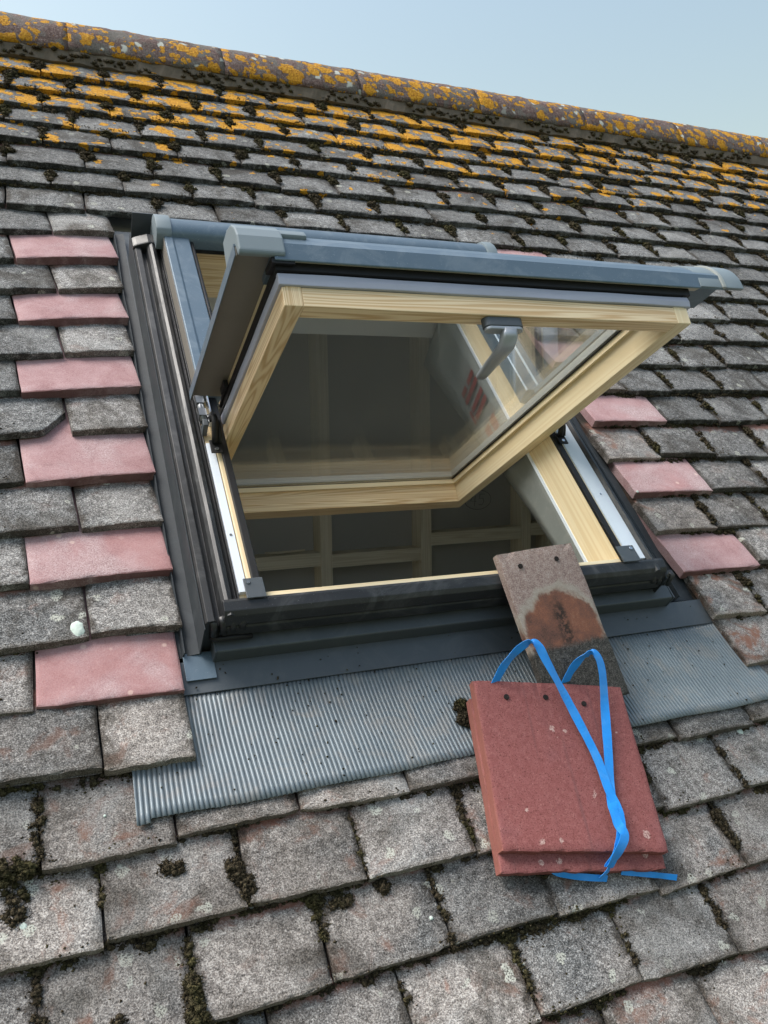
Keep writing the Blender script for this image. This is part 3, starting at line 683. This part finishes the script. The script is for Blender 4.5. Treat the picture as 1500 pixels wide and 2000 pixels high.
mb = MB(); mb.box(-.012, .90, 1.045, 1.16, -.030, -.026); mb.build('head_flashing', M['coverdk'], fl)
mb = MB(); mb.box(.0225, .075, 1.040, 1.042, -.025, .095); mb.build('head_upstand', M['coverdk'], fl)
mb = MB(); mb.prism([(-.010, -.0255), (.017, -.0255), (.017, -.012), (.0155, -.012), (.0155, -.0235), (-.010, -.0235)], .86, 1.045, lin); mb.build('gutter_joint', M['coverdk'], fl)

# ------------------------------------------------------------------ roof window
win = thing('roof_window', (.425, .06, -.03), 'grey centre pivot roof window with pine sash swung wide open', 'window'); win['kind'] = 'thing'
FI0, FI1, FB, FT = .104, .7475, .101, .965      # clear opening of the fixed frame
# timber frame
mb = MB(); mb.prism([(.0745, -.05), (FI0, -.05), (FI0, .068), (.088, .068), (.088, .058), (.0745, .058)], .090, 1.0, lin); mb.build('frame_stile', M['pine_pale'], win, bevel=.001)
mb = MB(); mb.prism([(FI1, -.012), (.800, -.05), (.800, .058), (.764, .058), (.764, .068), (FI1, .068)], .090, 1.0, lin); mb.build('frame_stile', M['pine_pale'], win, bevel=.001)
mb = MB(); mb.prism([(.079, -.05), (FB, -.05), (FB, .067), (.079, .067)], FI0-.0, FI1+.0, idf); mb.build('frame_rail', M['pine_pale'], win, bevel=.001)
mb = MB(); mb.prism([(FT, -.05), (1.0, -.05), (1.0, .070), (FT, .070)], FI0, FI1, idf); mb.build('frame_rail', M['pine'], win, bevel=.001)
# left moulding (rubber coated), lower right one
lm = [(.0205, -.02), (.0205, .053), (.023, .058), (.033, .0585), (.0355, .056), (.0365, .046), (.0435, .046), (.0460, .062), (.050, .068), (.055, .0700), (.061, .067), (.0655, .058), (.067, .05), (.0715, .05), (.0715, .062), (.0735, .062), (.0735, .03), (.04, -.02)]
mb = MB(); mb.prism(lm, .066, .985, lin, smooth=False, cuts=40, wob=lambda a, i: (0, .0012*mnoise.noise((a*14, i*.3, 2)) if 3 < i < 14 else 0)); o = mb.build('side_moulding', M['rubber'], win, bevel=.0006)
mb = MB(); mb.prism([(.0185, .03), (.0185, .060), (.026, .064), (.048, .072), (.066, .071), (.068, .03)], .972, 1.004, lin); mb.build('moulding_cap', M['rubber'], win, bevel=.003)
rm = [(.8305, -.02), (.8305, .050), (.828, .056), (.818, .060), (.812, .072), (.806, .0725), (.8015, .066), (.8015, .03), (.815, -.02)]
mb = MB(); mb.prism(rm, .066, 1.0, lin, cuts=40, wob=lambda a, i: (0, .0012*mnoise.noise((a*14, i*.3, 6)) if 1 < i < 6 else 0)); mb.build('side_moulding', M['rubber'], win, bevel=.0008)
# strips: white, gasket
mb = MB(); mb.box(.0742, .0865, .105, .405, .059, .0665); mb.build('white_strip', M['white'], win, bevel=.0005)
mb = MB(); mb.box(.767, .8008, .098, .44, .059, .0665); mb.build('white_strip', M['white'], win, bevel=.0005)
mb = MB(); mb.box(.0945, .1062, .094, .62, .0675, .0752); mb.build('frame_gasket', M['black'], win, bevel=.0012)
mb = MB(); mb.box(.7440, .7565, .094, .47, .0675, .0745); mb.build('frame_gasket', M['black'], win, bevel=.0012)
mb = MB(); mb.box(FI1-.0022, FI1+.0035, FB+.0, FT, -.0185, -.0115); mb.build('white_edge', M['white'], win)
# bottom cover with two steps
bc = [(.0915, .0665), (.0915, .0715), (.086, .0735), (.072, .0712), (.0655, .066), (.0615, .050), (.0625, .046), (.0600, .0435), (.0590, .028), (.0615, .0215), (.075, .020), (.088, .03)]
mb = MB(); mb.prism(bc, .046, .829, idf, cuts=30, wob=lambda a, i: ((.0006*mnoise.noise((a*12, i*.4, 2)), .0008*mnoise.noise((a*9, i*.4, 4))) if 1 < i < 6 else (0, 0))); mb.build('bottom_cover', M['rubber'], win, bevel=.0010)
mb = MB(); mb.tube([(.030, .064, .020), (.040, .058, .022), (.060, .0575, .024), (.090, .0585, .0205)], .004, 8); mb.build('seal_end', M['black'], win)
for x, sgn in ((.060, 1), (.822, -1)):          # crumpled rubber corners
    mb = MB()
    for q in range(4): mb.tube([(x-sgn*.030+sgn*.014*q, .074, .048+.006*(q % 2)), (x-sgn*.028+sgn*.014*q, .067, .052), (x-sgn*.026+sgn*.013*q, .061, .030+.004*q)], .006, 8)
    mb.build('rubber_corner', M['rubber'], win)
for x0, x1, sx in ((.080, .1085, .086), (.741, .777, .769)):
    mb = MB(); mb.box(x0, x1, .086, .120, .0755, .0785); o = mb.build('corner_plate', M['coverdk'], win, bevel=.0008)
    mb = MB(); mb.tube([(sx, .113, .0787), (sx, .113, .0800)], .0034, 12); mb.build('screw', M['steel'], o)
for x0, v in ((.0803, .21), (.785, .25)):
    mb = MB(); mb.tube([(x0, v, .0660), (x0, v, .0674)], .0022, 10); mb.build('screw', M['steel'], win)
# upper side covers and top hood
mb = MB(); mb.prism([(.0745, .055), (.0745, .098), (.0765, .1005), (.090, .1005), (.094, .0975), (.124, .0965), (.126, .094), (.126, .062), (.1065, .055)], .505, .958, lin); o = mb.build('upper_side_cover', M['cover'], win, bevel=.0007)
mb = MB(); mb.box(.0732, .0744, .505, .958, .064, .0985); mb.build('cover_fin', M['under'], win)
mb = MB(); mb.tube([(.131, .52, .086), (.131, .955, .086)], .0045, 10); mb.build('cover_edge_seal', M['black'], win)
mb = MB(); mb.prism([(.7755, .055), (.7755, .098), (.773, .1005), (.757, .1005), (.753, .0975), (.728, .0965), (.7255, .094), (.7255, .062), (.745, .055)], .505, .958, lin); mb.build('upper_side_cover', M['cover'], win, bevel=.0007)
hd = [(.955, .070), (.955, .090), (.958, .101), (.966, .109), (.980, .113), (.996, .1125), (1.010, .107), (1.022, .096), (1.032, .07), (1.034, -.02), (1.0, -.02), (1.0, .070)]
mb = MB(); mb.prism(hd, .090, .822, idf, smooth=True, caps=True); o = mb.build('top_hood', M['cover'], win)
o.data.polygons.foreach_set('use_smooth', [False]*len(o.data.polygons))
def smooth_by_angle(o, ang=35):
    me = o.data; bm = bmesh.new(); bm.from_mesh(me)
    for f in bm.faces: f.smooth = True
    for e in bm.edges: e.smooth = e.calc_face_angle(0) < math.radians(ang)
    bm.to_mesh(me); bm.free()
smooth_by_angle(o)
hc = [(p+(.0 if q > 0 else 0)+(-.004 if p < .97 else (.004 if p > 1.0 else 0)), q+(.004 if q > .08 else 0)) for p, q in hd]
for x0, x1 in ((.060, .0905), (.8215, .848)):
    mb = MB(); mb.prism(hc, x0, x1, idf); c_ = mb.build('hood_cap', M['cap'], o, base=BASE[win], bevel=.0025); smooth_by_angle(c_, 50)
mb = MB(); mb.prism([(.9535, .066), (.9600, .066), (.9600, .074), (.9535, .074)], .13, .726, idf); mb.build('hood_shadow_line', M['black'], win)  # black strip standing in for the shadow line under the hood

# sash: (u, b from the bottom edge outwards, c towards the outside)
TH = math.radians(69.362); QV, QN = .2589, .4517
def Sx(u, b_, c_): return (u, QV-b_*math.cos(TH)+c_*math.sin(TH), QN+b_*math.sin(TH)+c_*math.cos(TH))
SL, SR, SLEN, WS, WT = .1056, .7456, .778, .0250, .058
along_u = lambda a, p, q: Sx(a, p, q)
along_b = lambda a, p, q: Sx(p, a, q)
I0, I1 = SL+WS, SR-WS
GB, GT = -.026, -SLEN
CG = .055
# core: the glazing bead loop carries everything
mb = MB()
mb.prism([(GB-.0065, .043), (GB, .043), (GB, .0535), (GB-.0065, .0535)], I0+.0002, I1-.0002, along_u); mb.prism([(GT, .043), (GT+.0065, .043), (GT+.0065, .0535), (GT, .0535)], I0+.0002, I1-.0002, along_u)
mb.prism([(I0, .043), (I0+.0065, .043), (I0+.0065, .0535), (I0, .0535)], GT+.0067, GB-.0067, along_b); mb.prism([(I1-.0065, .043), (I1, .043), (I1, .0535), (I1-.0065, .0535)], GT+.0067, GB-.0067, along_b)
sash = mb.build('sash', M['pine_pale'], win, bevel=.0008)
def sub(mb, name, mat, **k): return mb.build(name, mat, sash, base=BASE[win], **k)
# stiles run through, rails between
for x0, x1 in ((SL, I0), (I1, SR)):
    mb = MB(); mb.prism([(x0, .0), (x1, .0), (x1, .060), (x0+(.004 if x0 == SL else 0), .060), (x0+(.004 if x0 == SL else 0), .0272), (x0, .0272)] if x0 == SL else [(x0, 0), (x1, 0), (x1, .0272), (x1-.004, .0272), (x1-.004, .060), (x0, .060)], GT-.048, 0, along_b)
    sub(mb, 'stile', M['pine'] if x0 == SL else M['pine_pale'], bevel=.0012)
mb = MB(); mb.prism([(GB, 0), (-.0002, 0), (-.0002, .0272), (-.004, .0272), (-.004, .060), (GB, .060)], I0+.0002, I1-.0002, along_u); sub(mb, 'rail', M['pine'], bevel=.0012)
mb = MB(); mb.prism([(GT-.047, 0), (GT, 0), (GT, .060), (GT-.047, .060)], I0+.0002, I1-.0002, along_u); sub(mb, 'rail', M['pine'], bevel=.0012)
# double glazing: black seal, two panes, spacer
for c0 in (.055, .073):
    mb = MB(); mb.prism([(GT+.001, c0), (GB-.001, c0), (GB-.001, c0+.004), (GT+.001, c0+.004)], I0+.001, I1-.001, along_u); sub(mb, 'glass_pane', M['glass'])
w_ = .0085
mb = MB(); mb.prism([(GT+.0005, .0595), (GT+w_, .0595), (GT+w_, .0725), (GT+.0005, .0725)], I0, I1, along_u); mb.prism([(GB-w_, .0595), (GB-.0005, .0595), (GB-.0005, .0725), (GB-w_, .0725)], I0, I1, along_u)
mb.prism([(I0, .0595), (I0+w_, .0595), (I0+w_, .0725), (I0, .0725)], GT+w_, GB-w_, along_b); mb.prism([(I1-w_, .0595), (I1, .0595), (I1, .0725), (I1-w_, .0725)], GT+w_, GB-w_, along_b)
sub(mb, 'spacer_bar', M['spacer'])
mb = MB()
mb.prism([(GT+.0004, .0536), (GT+.0050, .0536), (GT+.0050, .0548), (GT+.0004, .0548)], I0+.0004, I1-.0004, along_u); mb.prism([(GB-.0085, .0536), (GB-.0004, .0536), (GB-.0004, .0548), (GB-.0085, .0548)], I0+.0004, I1-.0004, along_u)
mb.prism([(I0+.0004, .0536), (I0+.0085, .0536), (I0+.0085, .0548), (I0+.0004, .0548)], GT+.009, GB-.009, along_b); mb.prism([(I1-.0095, .0536), (I1-.0004, .0536), (I1-.0004, .0548), (I1-.0095, .0548)], GT+.006, GB-.009, along_b)
sub(mb, 'glazing_seal', M['black'])
# foam gasket, black seal, outer timber lip
def wobg(a, i): return (.0012*mnoise.noise((a*9, i, 3)), .0016*mnoise.noise((a*7, i*.3, 5)))
mb = MB(); mb.prism([(-.004, .0275), (.0035, .0280), (.0045, .036), (.003, .0445), (-.004, .0445)], SL-.004, SR+.006, along_u, cuts=40, wob=wobg); sub(mb, 'foam_gasket', M['gasket'], bevel=.0012)
for x0, d in ((SL, -1), (SR, 1)):
    mb = MB(); mb.prism([(x0-d*.004, .0275), (x0+d*.0035, .0280), (x0+d*.0045, .036), (x0+d*.003, .0445), (x0-d*.004, .0445)], -.40, .002, along_b, cuts=30, wob=wobg); sub(mb, 'foam_gasket', M['gasket'], bevel=.0012)
mb = MB(); mb.prism([(-.020, .0605), (.006, .0605), (.006, .047), (-.0035, .0448), (-.0035, .0602), (-.020, .0602)], SL-.006, SR+.01, along_u); sub(mb, 'black_seal', M['black'])
for x0, d in ((SL, -1), (SR, 1)):
    mb = MB(); mb.prism([(x0-d*.0038, .0448), (x0+d*.004, .0470), (x0+d*.004, .0590), (x0-d*.0038, .0600)], -.405, .004, along_b); sub(mb, 'black_seal', M['black'])
    mb = MB(); mb.prism([(x0-d*.003, .0605), (x0+d*.002, .0605), (x0+d*.002, .0720), (x0-d*.003, .0720)], -.41, .003, along_b); sub(mb, 'outer_lip', M['pine_pale'])
# exterior aluminium: bottom bar, side covers, caps
bar = [(-.03, .0625), (.0125, .0625), (.0125, .0555), (.0140, .0545), (.0150, .0560), (.0150, .0800), (.0135, .0818), (.0060, .0930), (-.004, .1045), (-.03, .1130), (-.05, .1130), (-.05, .0625)]
mb = MB(); mb.prism(bar, .098, .8175, along_u); sub(mb, 'bottom_bar', M['cover'], bevel=.0005)
mb = MB(); mb.prism([(-.002, .0606), (.0120, .0570), (.0120, .0622), (-.002, .0622)], .118, .775, along_u); sub(mb, 'bar_underside', M['cream'])
for x_in, x_out in ((SL-.002, .0530), (SR+.002, .812)):
    d = 1 if x_out > x_in else -1
    mb = MB(); mb.prism([(x_in, .0725), (x_out-d*.0015, .0745), (x_out-d*.0015, .0655), (x_out, .0650), (x_out, .0775), (x_in, .0790)], -.385, .004, along_b); sub(mb, 'side_cover', M['under'])
    mb = MB(); mb.prism([(x_in-d*.03, .0800), (x_out+d*.0006, .0782), (x_out+d*.0006, .0650), (x_out+d*.0014, .0650), (x_out+d*.0014, .0812), (x_in-d*.03, .0900)], -.385, .004, along_b); sub(mb, 'side_cover_skin', M['cover'])
# left corner cap: wedge with an inner cheek; right end: rounded cap with ring
mb = MB(); cp = [(-.052, .0800), (.0040, .0790), (.0100, .0600), (.0165, .0600), (.0185, .0640), (.0165, .0860), (.0100, .1010), (-.004, .1160), (-.026, .1240), (-.052, .1240)]
mb.prism(cp, .0535, .1120, along_u, cuts=2, wob=lambda a, i: (0, 0)); o = sub(mb, 'corner_cap', M['cap'], bevel=.003)
mb = MB(); mb.prism([(-.045, .0950), (.0045, .0930), (.0090, .0980), (.0020, .1090), (-.012, .1140), (-.045, .1140)], .1110, .1470, along_u); sub(mb, 'cap_tongue', M['cap'], bevel=.0025)
mb = MB(); mb.prism([(-.02, .0560), (.0130, .0515), (.0130, .0600), (-.02, .0640)], .094, .124, along_u); sub(mb, 'cap_foot', M['black'], bevel=.001)
arc = [(-.055+.072*math.sin(a*math.pi/2/10), .058+.070*math.cos(a*math.pi/2/10)) for a in range(11)]
for x0, x1, g_, nm, mt in ((.772, .8150, 0, 'end_cap', 'cap'), (.8150, .8220, .002, 'cap_ring', 'cream'), (.8220, .858, 0.001, 'end_cap', 'cap')):
    pr = [(p+g_*.8, q+g_) for p, q in arc]+[(.017+g_, .0565), (.012, .0565), (-.030, .092), (-.055, .112)]
    mb = MB(); mb.prism(pr, x0, x1, along_u); o = sub(mb, nm, M[mt] if mt != 'cream' else M['ring'], bevel=.0012); smooth_by_angle(o, 40)
# handle on the rail
mb = MB(); hx0, hx1 = .386, .448
pr = []
for i in range(24):
    a = 2*math.pi*i/24; pr.append(((hx0+hx1)/2+(.022 if math.cos(a) > 0 else -.022)+.009*math.cos(a), -.0115+.0085*math.sin(a)))
mb.prism(pr, 0, -.0135, lambda a, p, q: Sx(p, q, a)); sub(mb, 'handle_base', M['coverdk'], bevel=.001)
mb = MB(); mb.prism([((p-.417)*.95+.417, (q+.0115)*.92-.0115) for p, q in pr], -.0137, -.0185, lambda a, p, q: Sx(p, q, a)); sub(mb, 'handle_rose', M['handle'], bevel=.0015)
mb = MB(); hp = [(.424, -.011, -.017, .012, .009), (.424, -.013, -.026, .012, .008), (.424, -.024, -.0335, .0125, .006), (.425, -.045, -.0345, .0115, .0058), (.427, -.075, -.0335, .0098, .0055), (.429, -.100, -.0335, .0088, .005), (.430, -.114, -.0335, .0078, .0042)]
o0 = len(mb.v); SG = 12
for (u, b_, c_, wx, tz) in hp:
    for k in range(SG):
        a = 2*math.pi*k/SG; ca_, sa_ = math.cos(a), math.sin(a)
        sx_ = math.copysign(abs(ca_)**.6, ca_)*wx; st_ = math.copysign(abs(sa_)**.6, sa_)*tz
        i = hp.index((u, b_, c_, wx, tz))
        if i == 0: mb.v.append(Sx(u+sx_, b_+st_, c_))
        elif i == 1: mb.v.append(Sx(u+sx_, b_+st_*.8, c_-st_*.5))
        else: mb.v.append(Sx(u+sx_, b_, c_-st_))
for i in range(len(hp)-1):
    for k in range(SG):
        j = (k+1) % SG; mb.face([i*SG+k, i*SG+j, (i+1)*SG+j, (i+1)*SG+k], None, True)
mb.face(list(range(SG))); mb.face([(len(hp)-1)*SG+k for k in range(SG)])
sub(mb, 'handle_lever', M['handle'])
mb = MB(); mb.prism([(SL+WS+.001, .034), (SL+WS+.006, .034), (SL+WS+.006, .042), (SL+WS+.001, .042)], -.31, -.29, along_b); sub(mb, 'bead_clip', M['white'], bevel=.001)
# pivot fittings
for x, d in ((.0895, 1), (.7620, -1)):
    piv = MB(); piv.box(x-.0125, x+.0065, .372, .400, .0758, .0785); hin = piv.build('pivot_bracket', M['black'], win, bevel=.0008)
    def hs(mb, name, mat, **k): return mb.build(name, mat, hin, base=BASE[win], **k)
    mb = MB(); mb.tube([(x-.003, .379, .0787), (x-.003, .379, .0802)], .0032, 12); hs(mb, 'screw', M['steel'])
    mb = MB(); pts = [(x-.004, .392+.062*t, .080+.030*math.sin(math.pi*min(t*1.15, 1))) for t in [i/10 for i in range(11)]]; mb.tube(pts, .0055, 8); hs(mb, 'pivot_arch', M['black'])
    mb = MB(); pts = [(x+.004, .392+.058*t, .079+.020*math.sin(math.pi*min(t*1.15, 1))) for t in [i/10 for i in range(11)]]; mb.tube(pts, .004, 8); hs(mb, 'pivot_slide', M['black'])
    mb = MB()
    for q in range(2): mb.box(x-.021, x-.008, .450+.030*q, .466+.030*q, .074, .0875)
    mb.tube([(x-.014, .44, .080), (x-.014, .52, .080)], .0065, 10); hs(mb, 'friction_spring', M['hinge'])
    mb = MB(); mb.prism([(x-.009, .078), (x+.003, .078), (x+.003, .090), (x-.009, .090)], .430, .446, lin); hs(mb, 'pivot_block', M['steel'], bevel=.001)
    mb = MB(); mb.prism([(x-.005, .084), (x-.003, .084), (x-.003, .098), (x-.005, .098)], .446, .505, lin); hs(mb, 'pivot_arm', M['steel'])
    mb = MB(); mb.box(x-.002, x+.0, .490, .497, .090, .098); hs(mb, 'clip', M['green'])
    mb = MB(); mb.box(x-.018, x-.010, .425, .44, .062, .088); hs(mb, 'pivot_cheek', M['coverdk'], bevel=.001)
    xs2 = SL-.006 if d > 0 else SR+.006
    mb = MB(); mb.prism([(xs2-.006*d, .055), (xs2+.001*d, .055), (xs2+.001*d, .066), (xs2-.006*d, .066)], -.345, -.315, along_b); mb.tube([Sx(xs2, -.345, .060), Sx(xs2, -.385, .054)], .003, 8); hs(mb, 'latch', M['black'], bevel=.0005)

# membrane collar hanging inside the right reveal, with printed marks
mb = MB(); xm = FI1+.004; NV = 22
for i in range(NV+1):
    v = .105+(.96-.105)*i/NV; dep = .045+.16*((v-.105)/.85)
    for j in range(5):
        t = j/4; mb.v.append((xm+.006*mnoise.noise((v*6, t*2, 3))*t+.01*t, v, -.0195-dep*t))
for i in range(NV):
    for j in range(4):
        a = i*5+j; mb.face([a, a+1, a+6, a+5], None, True)
mem = mb.build('lining_membrane', M['membrane'], win); sm = mem.modifiers.new('thick', 'SOLIDIFY'); sm.thickness = .0012; sm.offset = 1
mb = MB(); rr_ = [(.56, .60, .035, .060), (.56, .60, .068, .092), (.64, .655, .03, .10), (.665, .68, .03, .10), (.64, .68, .105, .115), (.70, .715, .03, .11), (.725, .74, .03, .07), (.725, .74, .08, .11)]
for v0, v1, d0, d1 in rr_:
    mb.face([len(mb.v)+i for i in range(4)], [(0, 0)]*4) if False else None
    o_ = len(mb.v)
    for (v, dd) in ((v0, d0), (v1, d0), (v1, d1), (v0, d1)): mb.v.append((xm-.004+.01*dd/.2, v, -.0195-dd))
    mb.face([o_, o_+1, o_+2, o_+3])
mb.build('printed_marks', M['print'], mem, base=BASE[win])
# ------------------------------------------------------------------ loose things on the roof
def place(o, tl, tr, n_tl, n_b, L, w):
    """lay a tile whose head corners are tl,tr (u,v), head height n_tl, tail height n_b"""
    h = Vector(((tl[0]+tr[0])/2, (tl[1]+tr[1])/2, n_tl)); x = Vector((tr[0]-tl[0], tr[1]-tl[1], 0)).normalized()
    y = Vector((-x.y, x.x, 0)); dn = (n_tl-n_b)/L; y = (y*math.sqrt(1-dn*dn)+Vector((0, 0, dn))).normalized(); z = x.cross(y)
    mt = Matrix((x, y, z)).transposed().to_4x4(); mt.translation = h-y*L
    rx = Matrix.Rotation(math.pi/4, 4, 'X')
    o.matrix_world = rx @ mt
    return mt
def holes(o, pts):
    for (x, y) in pts:
        mb = MB(); mb.tube([(x, y, .0003), (x, y, .0024)], .0042, 12, .0042)
        mb.build('nail_hole', M['hole'], o, base=(0, 0, 0))
me = tile_mesh(.150, .262, 991, 14, .8, None, (.5, 0, .5), .0135, True, 1.6); me.materials.append(M['old'])
lt = link(bpy.data.objects.new('loose_tile', me)); place(lt, (.4925, .110), (.635, .1215), .0985, .030, .262, .150)
tag(lt, 'weathered orange and grey plain tile leaning on the window sill', 'tile'); holes(lt, [(-.041, .236), (.032, .238)])
def mtile(seed): 
    me = tile_mesh(.248, .246, seed, 30, .9, None, (.3+.1*(seed % 3), 0, .6), .0150, True, .8); me.materials.append(M['red']); return me
n_top = .0485
low = link(bpy.data.objects.new('red_tile', mtile(1203))); mt_low = place(low, (.3870, -.0930), (.6310, -.1400), .0265, .0170, .246, .248)
tag(low, 'red tile and a half at the bottom of the strapped pair', 'tile', 'strapped red tiles')
top = link(bpy.data.objects.new('red_tile', mtile(1207))); mt_top = place(top, (.3940, -.0725), (.6375, -.1215), .0425, .0330, .246, .248)
tag(top, 'smooth red tile and a half on top of the strapped pair', 'tile', 'strapped red tiles')
holes(top, [(-.076, .220), (-.012, .222), (.050, .214)])
# blue strapping, points given on the photograph with their height above the roof
def unproj(x, y, n):
    d = RI.transposed() @ Vector(((x-750)/FPX, (1000-y)/FPX, -1)); c = W(CAM_L)
    dl = Vector((d.x, S*(d.y+d.z), S*(d.z-d.y))); s_ = (n-CAM_L.z)/dl.z; return CAM_L+dl*s_
def ribbon(mb, pts, wpx=.0138, tw=None):
    P = [unproj(*p) for p in pts]; Q = []; K = 14
    for i in range(len(P)-1):        # Catmull-Rom
        p0, p1, p2, p3 = P[max(i-1, 0)], P[i], P[i+1], P[min(i+2, len(P)-1)]
        for k in range(K):
            t = k/K; Q.append(.5*((2*p1)+(-p0+p2)*t+(2*p0-5*p1+4*p2-p3)*t*t+(-p0+3*p1-3*p2+p3)*t**3))
    Q.append(P[-1]); n = len(Q); o_ = len(mb.v)
    for i, p in enumerate(Q):
        t = (Q[min(i+1, n-1)]-Q[max(i-1, 0)]).normalized(); a = tw(i/(n-1)) if tw else Vector((1, 0, 0))
        a = Matrix.Rotation(.45*mnoise.noise((i*.09, o_*.01, 5)), 3, t) @ a; side = (a-t*a.dot(t)).normalized()*wpx/2*(1+.06*mnoise.noise((i*.3, 2, o_))); nn = t.cross(side).normalized()*.0004
        for q in (p-side-nn, p+side-nn, p+side+nn, p-side+nn): mb.v.append(tuple(q))
    for i in range(n-1):
        for k in range(4):
            j = (k+1) % 4; mb.face([o_+4*i+k, o_+4*i+j, o_+4*i+4+j, o_+4*i+4+k], None, False)
    mb.face([o_, o_+1, o_+2, o_+3]); mb.face([o_+4*n-4+k for k in range(4)])
mb = MB(); H = .046
ribbon(mb, [(962, 1345, .034), (985, 1300, .060), (1018, 1264, .085), (1046, 1256, .092), (1070, 1296, .082), (1120, 1390, .058), (1165, 1478, .050), (1188, 1540, .0490), (1210, 1590, .0500), (1213, 1630, .052), (1205, 1664, .046), (1188, 1694, .026)])
ribbon(mb, [(1098, 1345, .034), (1118, 1306, .058), (1142, 1281, .078), (1163, 1277, .082), (1176, 1310, .074), (1182, 1390, .054), (1188, 1470, .0475), (1194, 1560, .0485), (1206, 1606, .0535), (1220, 1632, .055), (1208, 1664, .048), (1190, 1692, .027)])
ribbon(mb, [(1192, 1688, .027), (1186, 1702, .018), (1172, 1716, .008)], .006)
ribbon(mb, [(1080, 1700, .010), (1100, 1708, .007), (1140, 1713, .006), (1186, 1716, .006)], .009, lambda t: Vector((0, .7, .7)))
ribbon(mb, [(1214, 1703, .010), (1250, 1706, .006), (1288, 1710, .006), (1322, 1714, .006)], .008, lambda t: Vector((0, .8, .6)))
bs = mb.build('packing_strap', M['strap'], base=unproj(1190, 1690, .03)); bs.data.materials[0] = M['strap']; tag(bs, 'bright blue plastic packing strap looped over the red tiles', 'strap')
# loose moss clumps fallen on the apron, and grit
for (x, y, r, lab) in ((905, 1376, .014, 'small dark moss clump on the ribbed apron, upper of two'), (911, 1402, .016, 'small dark moss clump on the ribbed apron, lower of two')):
    p = unproj(x, y, .0); p.z = aprn(p.x, p.y)+.004
    o = link(bpy.data.objects.new('moss_clump', cushion_mesh('moss_clump', [(r*.8*math.cos(q*2.4)*math.sqrt(q/40), r*.7*math.sin(q*2.4)*math.sqrt(q/40), .006*(1-q/40)*rnd.uniform(.4, 1.2), .0042, .004, .0036) for q in range(40)], 30))); o.location = W(p); o.rotation_euler = ROT
    tag(o, lab, 'moss', 'moss clumps on the apron')
mb = MB()
for i in range(330):
    if i < 200: u, v = rnd.uniform(-.07, .93), rnd.uniform(-.165, .04); n = (aprn(u, v) if v < .003 else -.019)+.0015
    else: u, v = rnd.uniform(-.25, .8), rnd.uniform(-.5, -.19); n = surf_n(v)+.001
    r = rnd.uniform(.0007, .0021)*1; o_ = len(mb.v)
    for k in range(4): a = k*math.pi/2+rnd.random(); mb.v.append((u+r*math.cos(a)*rnd.uniform(.6, 1.4), v+r*math.sin(a)*rnd.uniform(.6, 1.4), n))
    mb.v.append((u, v, n+r)); mb.v.append((u, v, n-r))
    for k in range(4): j = (k+1) % 4; mb.face([o_+k, o_+j, o_+4]); mb.face([o_+j, o_+k, o_+5])
g = mb.build('grit', M['moss'], base=(.4, -.1, 0)); tag(g, 'specks of dark dirt and moss scattered over the apron', 'grit', kind='stuff')
